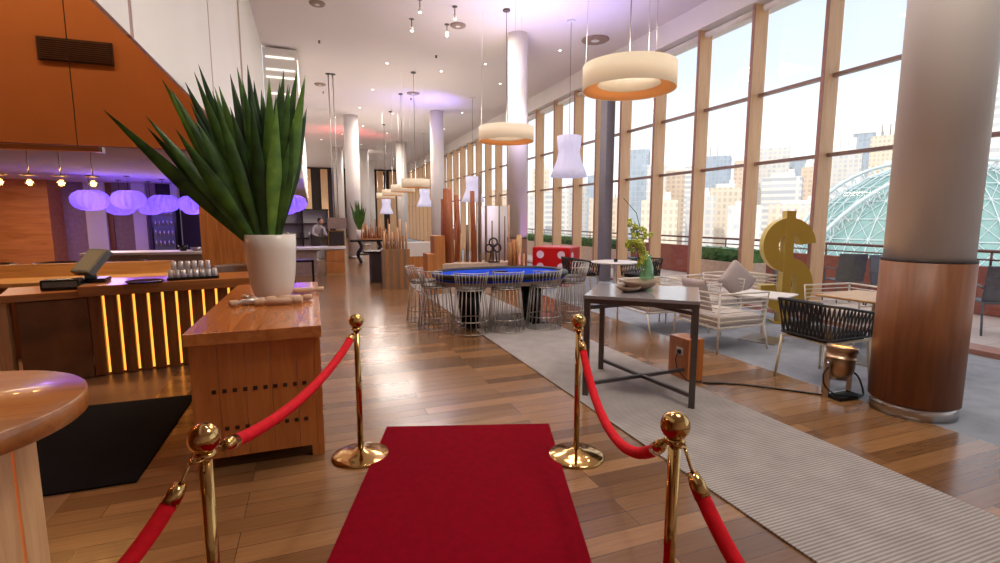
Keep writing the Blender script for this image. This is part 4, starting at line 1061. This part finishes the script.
# ------------------------------------------------------------------ OUTSIDE
TZ = -.02
slab('terrace_floor', 7.2, 10.4, -6, 42, -.12, TZ, M['pavers'])
t = thing('terrace_wall', 'low red brick parapet with a metal rail along the terrace', 'wall', (10.3, 15, 0))
MB().box((0, 0, .38), (.2, 56, .78)).build('brick_parapet', M['redbrick'], t)
b = MB(); b.tube((0, -28, 1.02), (0, 28, 1.02), .028, seg=8); b.tube((0, -28, .88), (0, 28, .88), .015, seg=6); b.build('rail', M['railmetal'], t)
for k in range(40): MB().tube((0, -27+k*1.4, .75), (0, -27+k*1.4, 1.02), .018, seg=8).build('rail_post', M['railmetal'], t)
def planter(y0, y1, x, label):
    t = thing('hedge_planter', label, 'planter', (x, (y0+y1)/2, TZ)); L = y1-y0
    MB().box((0, 0, .3), (.6, L, .6)).build('planter_box', M['planter'], t, bevel=.01)
    b = MB(); random.seed(3)
    N = int(L*900)
    for k in range(N):
        y_ = random.uniform(-L/2, L/2); a = random.uniform(0, PI); rr = .27*random.uniform(.75, 1.05)
        c = V((rr*math.cos(a), y_, .62+rr*.95*math.sin(a)*1.05)); d = V((random.uniform(-1, 1), random.uniform(-1, 1), random.uniform(-1, 1))).normalized()*.035
        e = d.cross(V((random.uniform(-1, 1), random.uniform(-1, 1), 1))).normalized()*.022
        b.bm.faces.new([b.bm.verts.new(q) for q in (c-d, c+e, c+d, c-e)])
    b.box((0, 0, .72), (.44, L-.06, .34)); b.build('hedge', M['hedge'], t)
planter(8.2, 9.75, 9.0, 'clipped green hedge in a beige planter outside, between the high table vase and dollar sign')
planter(13.5, 30, 9.2, 'long distant hedge planter outside behind the red die')
def outdoor_chair(x, y, rz, label):
    t = thing('outdoor_chair', label, 'chair', (x, y, TZ), rz, 'grey outdoor chairs on the terrace')
    MB().box((0, 0, .44), (.46, .46, .03)).build('seat', M['outgrey'], t, bevel=.01)
    MB().box((0, .24, .7), (.46, .03, .5), rot=Matrix.Rotation(-.2, 4, 'X')).build('backrest', M['outgrey'], t, bevel=.01)
    for sx in (-1, 1):
        MB().path(smooth([(sx*.24, -.24, 0), (sx*.24, -.22, .44), (sx*.24, -.2, .64), (sx*.24, .1, .66), (sx*.24, .24, .64)], 4), .014, 8).build('arm_frame', M['outgrey'], t)
        MB().path([(sx*.22, .3, 0), (sx*.22, .22, .44)], .014, 8).build('leg', M['outgrey'], t)
outdoor_chair(8.75, 3.95, 2.3, 'grey outdoor chair on the terrace right of the big column')
outdoor_chair(9.2, 6.4, 2.6, 'grey outdoor chair outside just right of the dollar sign')
outdoor_chair(9.1, 5.5, -.4, 'grey outdoor chair outside just left of the big column')
outdoor_chair(8.4, 6.9, .6, 'grey outdoor chair half hidden outside behind the dollar sign')
outdoor_chair(8.6, 12.2, .6, 'grey outdoor chair outside behind the orchid stems')
# dome
def dome():
    t = thing('glass_dome', 'big teal glass dome with white truss arches across the terrace', 'dome', (39.5, 21.8, -4), math.radians(-29))
    R = 8.6
    n, m = 28, 14; b = MB(); 
    b.lathe([(R*math.cos(k/m*PI/2), R*1.08*math.sin(k/m*PI/2)) for k in range(m+1)], seg=48); b.build('glass_shell', M['domeglass'], t)
    b = MB()
    def P(i, k): a = 2*PI*i/40; e = k/10*PI/2; return V((R*1.01*math.cos(e)*math.cos(a), R*1.01*math.cos(e)*math.sin(a), R*1.09*math.sin(e)))
    for k in range(10):
        for i in range(40):
            b.tube(P(i, k), P(i+1, k), .03, seg=4, caps=False)
            if k < 9: b.tube(P(i, k), P(i+1, k+1), .02, seg=4, caps=False); b.tube(P(i, k), P(i, k+1), .035, seg=4, caps=False)
            if k < 6: b.tube(P(i+1, k), P(i, k+1), .02, seg=4, caps=False)
    b.build('lattice', M['domeframe'], t)
    for off, rr in ((-3.5, 1.02),):
        for tilt in (-.32, .35):
            b = MB(); r1 = R*1.06; r2 = R*1.0
            rm = Matrix.Rotation(tilt, 4, 'X')
            A = [rm @ V((r1*math.cos(a), -.6, r1*1.08*math.sin(a))) for a in [PI*k/40 for k in range(41)]]
            B = [rm @ V((r2*.97*math.cos(a), -.7, r2*1.03*math.sin(a))) for a in [PI*k/40 for k in range(41)]]
            b.path(A, .13, 6); b.path(B, .13, 6)
            for k in range(40): b.tube(A[k], B[k], .06, seg=4, caps=False); b.tube(A[k], B[k+1], .05, seg=4, caps=False)
            b.build('truss_arch', M['domeframe'], t)
dome()
# city
FM = [facade('pale_tower_facade', rgb(220, 212, 202), rgb(190, 190, 192)), facade('cream_tower_facade', rgb(226, 210, 188), rgb(196, 180, 162), 2.6, 3.3, .4), facade('glass_tower_facade', rgb(176, 184, 192), rgb(156, 166, 178), 3, 3.6, .2),
      facade('banded_tower_facade', rgb(226, 220, 212), rgb(184, 184, 186), 40, 3.4, .5), facade('peach_tower_facade', rgb(220, 196, 172), rgb(190, 168, 150), 3.4, 3.3, .45)]
random.seed(21)
HEL = 1.55
def bpos(px, dist):   # bearing by direction from the room, ground-plane placement
    az = yaw+math.atan((px-500)/505); return (dist*math.sin(az), dist*math.cos(az))
def tower(px, top, wpx, dist, fm, label, kind=0):
    x, y = bpos(px, dist); dep = dist*math.cos(math.atan((px-500)/505)); w = wpx*dep/505; h = (218-top)*dep/505+HEL; base = -30
    t = thing('city_building', label, 'building', (x, y, base), -math.atan2(x, y)+random.uniform(-.15, .15))
    H = h-base
    MB().box((0, 0, H/2), (w, w*.8, H)).build('facade', FM[fm], t)
    rf = MB()
    if kind == 0: rf.box((0, 0, H+dep*.004), (w*.6, w*.4, dep*.008)); rf.box((w*.2, 0, H+dep*.01), (w*.15, w*.15, dep*.012))
    elif kind == 1:
        for k in (-.3, -.05, .2): rf.box((w*k, 0, H+dep*.012), (w*.16, w*.3, dep*.024))
    elif kind == 2: rf.box((0, 0, H+.5), (w*1.04, w*.84, 1.0)); rf.tube((0, 0, H), (0, 0, H+dep*.03), w*.02, seg=6)
    rf.build('roof_plant', M['white'], t)
T = [(634, 152, 26, 150, 2, 'blue glass tower seen left of the orchid stems', 0), (655, 168, 18, 140, 0, 'grey pale slab tower behind the orchids', 2), (676, 172, 30, 160, 4, 'peach stone tower in the window bay above the red terrace wall', 0), (692, 168, 16, 150, 3, 'white banded tower beside the peach tower', 2),
     (714, 158, 26, 200, 2, 'tall blue-grey tower behind the cream block', 1), (724, 188, 28, 120, 1, 'cream gridded block above the hedge', 0), (742, 162, 18, 170, 4, 'slender peach tower right of the blue-grey one', 0), (771, 150, 26, 180, 0, 'tall pale tower with three roof fins', 1),
     (792, 162, 18, 190, 2, 'grey-blue tower behind the dollar sign', 2), (781, 178, 34, 130, 3, 'banded white block above the dollar sign', 0), (806, 168, 12, 170, 4, 'narrow peach tower right of the dollar sign', 0), (842, 152, 26, 190, 0, 'pale tower just right of the wide mullion', 1),
     (862, 136, 24, 210, 2, 'glassy tower with rooftop mast left of the big column', 2), (882, 138, 26, 190, 1, 'cream tower partly behind the big column', 1), (848, 186, 34, 110, 3, 'wide banded white block behind the dome', 0), (985, 90, 40, 120, 3, 'banded tower right of the big column', 0), (1010, 40, 40, 150, 0, 'tall pale tower at the right edge', 0),
     (596, 176, 16, 160, 2, 'bluish tower seen left of the grey steel post', 0), (578, 184, 22, 170, 0, 'pale tower behind the hourglass lamp', 0), (540, 170, 16, 150, 1, 'cream tower right of the purple-lit column', 0), (556, 192, 22, 140, 3, 'banded low tower above the die', 0), (700, 196, 26, 110, 0, 'low pale building above the terrace rail', 0),
     (606, 198, 30, 120, 4, 'low peach building behind the grey steel post', 0), (660, 200, 34, 105, 1, 'low cream building behind the orchids', 0), (745, 205, 30, 95, 0, 'low white building beyond the hedge', 0), (800, 204, 50, 100, 1, 'low cream building right of the dollar sign', 0), (526, 196, 18, 130, 0, 'pale low building next to the purple column', 0),
     (500, 190, 16, 200, 4, 'peach building seen beside the pole tips', 0), (1060, 60, 50, 140, 2, 'glass tower beyond the right edge', 0), (920, 120, 40, 220, 0, 'pale tower hidden behind the big column', 0), (900, 165, 50, 150, 1, 'cream tower behind the dome crown', 0)]
for a in T: tower(a[0], a[1], a[2], a[3]*2.5, *a[4:])
o = MB().box((0, 0, 0), (1600, 1800, 1)).build('ground_outside', plain('pale_ground', rgb(206, 202, 194), .9, scale=.05), loc=(815, 300, -30.5)); struct(o)

# ------------------------------------------------------------------ WORLD + LIGHTS
w = bpy.data.worlds.new('sky'); scn.world = w; w.use_nodes = True; nt = w.node_tree; nt.nodes.clear()
o = nt.nodes.new('ShaderNodeOutputWorld'); bg = nt.nodes.new('ShaderNodeBackground'); nt.links.new(bg.outputs[0], o.inputs[0])
tc = nt.nodes.new('ShaderNodeTexCoord'); sx = nt.nodes.new('ShaderNodeSeparateXYZ'); nt.links.new(tc.outputs['Generated'], sx.inputs[0])
r = ramp(nt, sx.outputs[2], [(0, rgb(255, 253, 250)), (.25, (.6, .66, .74)), (.5, (.48, .59, .72)), (.85, (1, 1, 1))]); nt.links.new(r, bg.inputs[0]); bg.inputs[1].default_value = 1.65
s = bpy.data.lights.new('sun', 'SUN'); s.energy = 2.6; s.color = (1, .95, .86); s.angle = .02
so = bpy.data.objects.new('sun', s); col.objects.link(so); so.rotation_euler = (V((.72, .35, -.9))).to_track_quat('-Z', 'Y').to_euler()
W1 = (1, .9, .81)
for y_ in (1.5, 6, 10.5, 15, 20, 25, 31, 37):
    area('ceiling_fill', (3.0, y_, 5.38), 1.6, 85 if y_ < 18 else 130, W1)  # unseen soft area lights added under the ceiling to lift the room
for x, y_ in ((1.0, 3.5), (1.2, 8.5), (5.2, 6.0), (3.0, 1.2)): spot('fill_spot', (x, y_, 5.38), 160, W1, 100, .8, (x, y_, 0), .15)  # extra spots with no fitting in the ceiling, added to brighten what is below
# warm wall washers on the orange bulkhead
for x in (-2.2, -4.6, -6.6): area('orange_wall_washer', (x, 7.0, 6.9), .5, 60, (1, .62, .3), (math.radians(25), 0, 0))
area('bar_room_fill', (-4.5, 13, 2.5), 1.2, 60, (1, .75, .5))  # unseen warm fill, added here and below to brighten the back wall panels
area('bar_room_fill', (-6.6, 14.6, 2.5), .8, 45, (1, .7, .45))
for x in (-3.4, -2.2, -1.2): spot('bar_downlight', (x, 7.3, 6.5), 260, (1, .75, .45), 40, .7, (x, 6.7, .9), .05)
# coloured ceiling uplights carried by the columns
spot('blue_uplight', (4.1, 16.6, 4.2), 150, (.25, .2, 1), 150, 1, (3.6, 17.2, 5.45), .1)
spot('violet_uplight', (4.3, 8.6, 3.6), 230, (.32, .27, 1), 150, 1, (4.3, 8.4, 5.45), .1)
spot('red_uplight', (1.6, 23.5, 4.4), 90, (1, .1, .12), 150, 1, (1.4, 24, 5.45), .1)
spot('red_uplight', (3.0, 24.5, 4.6), 20, (1, .1, .12), 150, 1, (2.8, 25, 5.45), .1)

# ------------------------------------------------------------------ CAMERA
cam = bpy.data.cameras.new('camera'); co = bpy.data.objects.new('camera', cam); col.objects.link(co); scn.camera = co
cam.sensor_width = 36; cam.lens = f0/1000*36; cam.clip_end = 1500
co.location = (0, 0, 1.55)
sp_, cp_ = math.sin(pch), math.cos(pch); F = V((math.sin(yaw)*cp_, math.cos(yaw)*cp_, -sp_))
co.rotation_euler = F.to_track_quat('-Z', 'Y').to_euler()
scn.view_settings.view_transform = 'Standard'; scn.view_settings.look = 'None'
scn.view_settings.exposure = .0; scn.view_settings.gamma = 1; scn.view_settings.use_curve_mapping = False
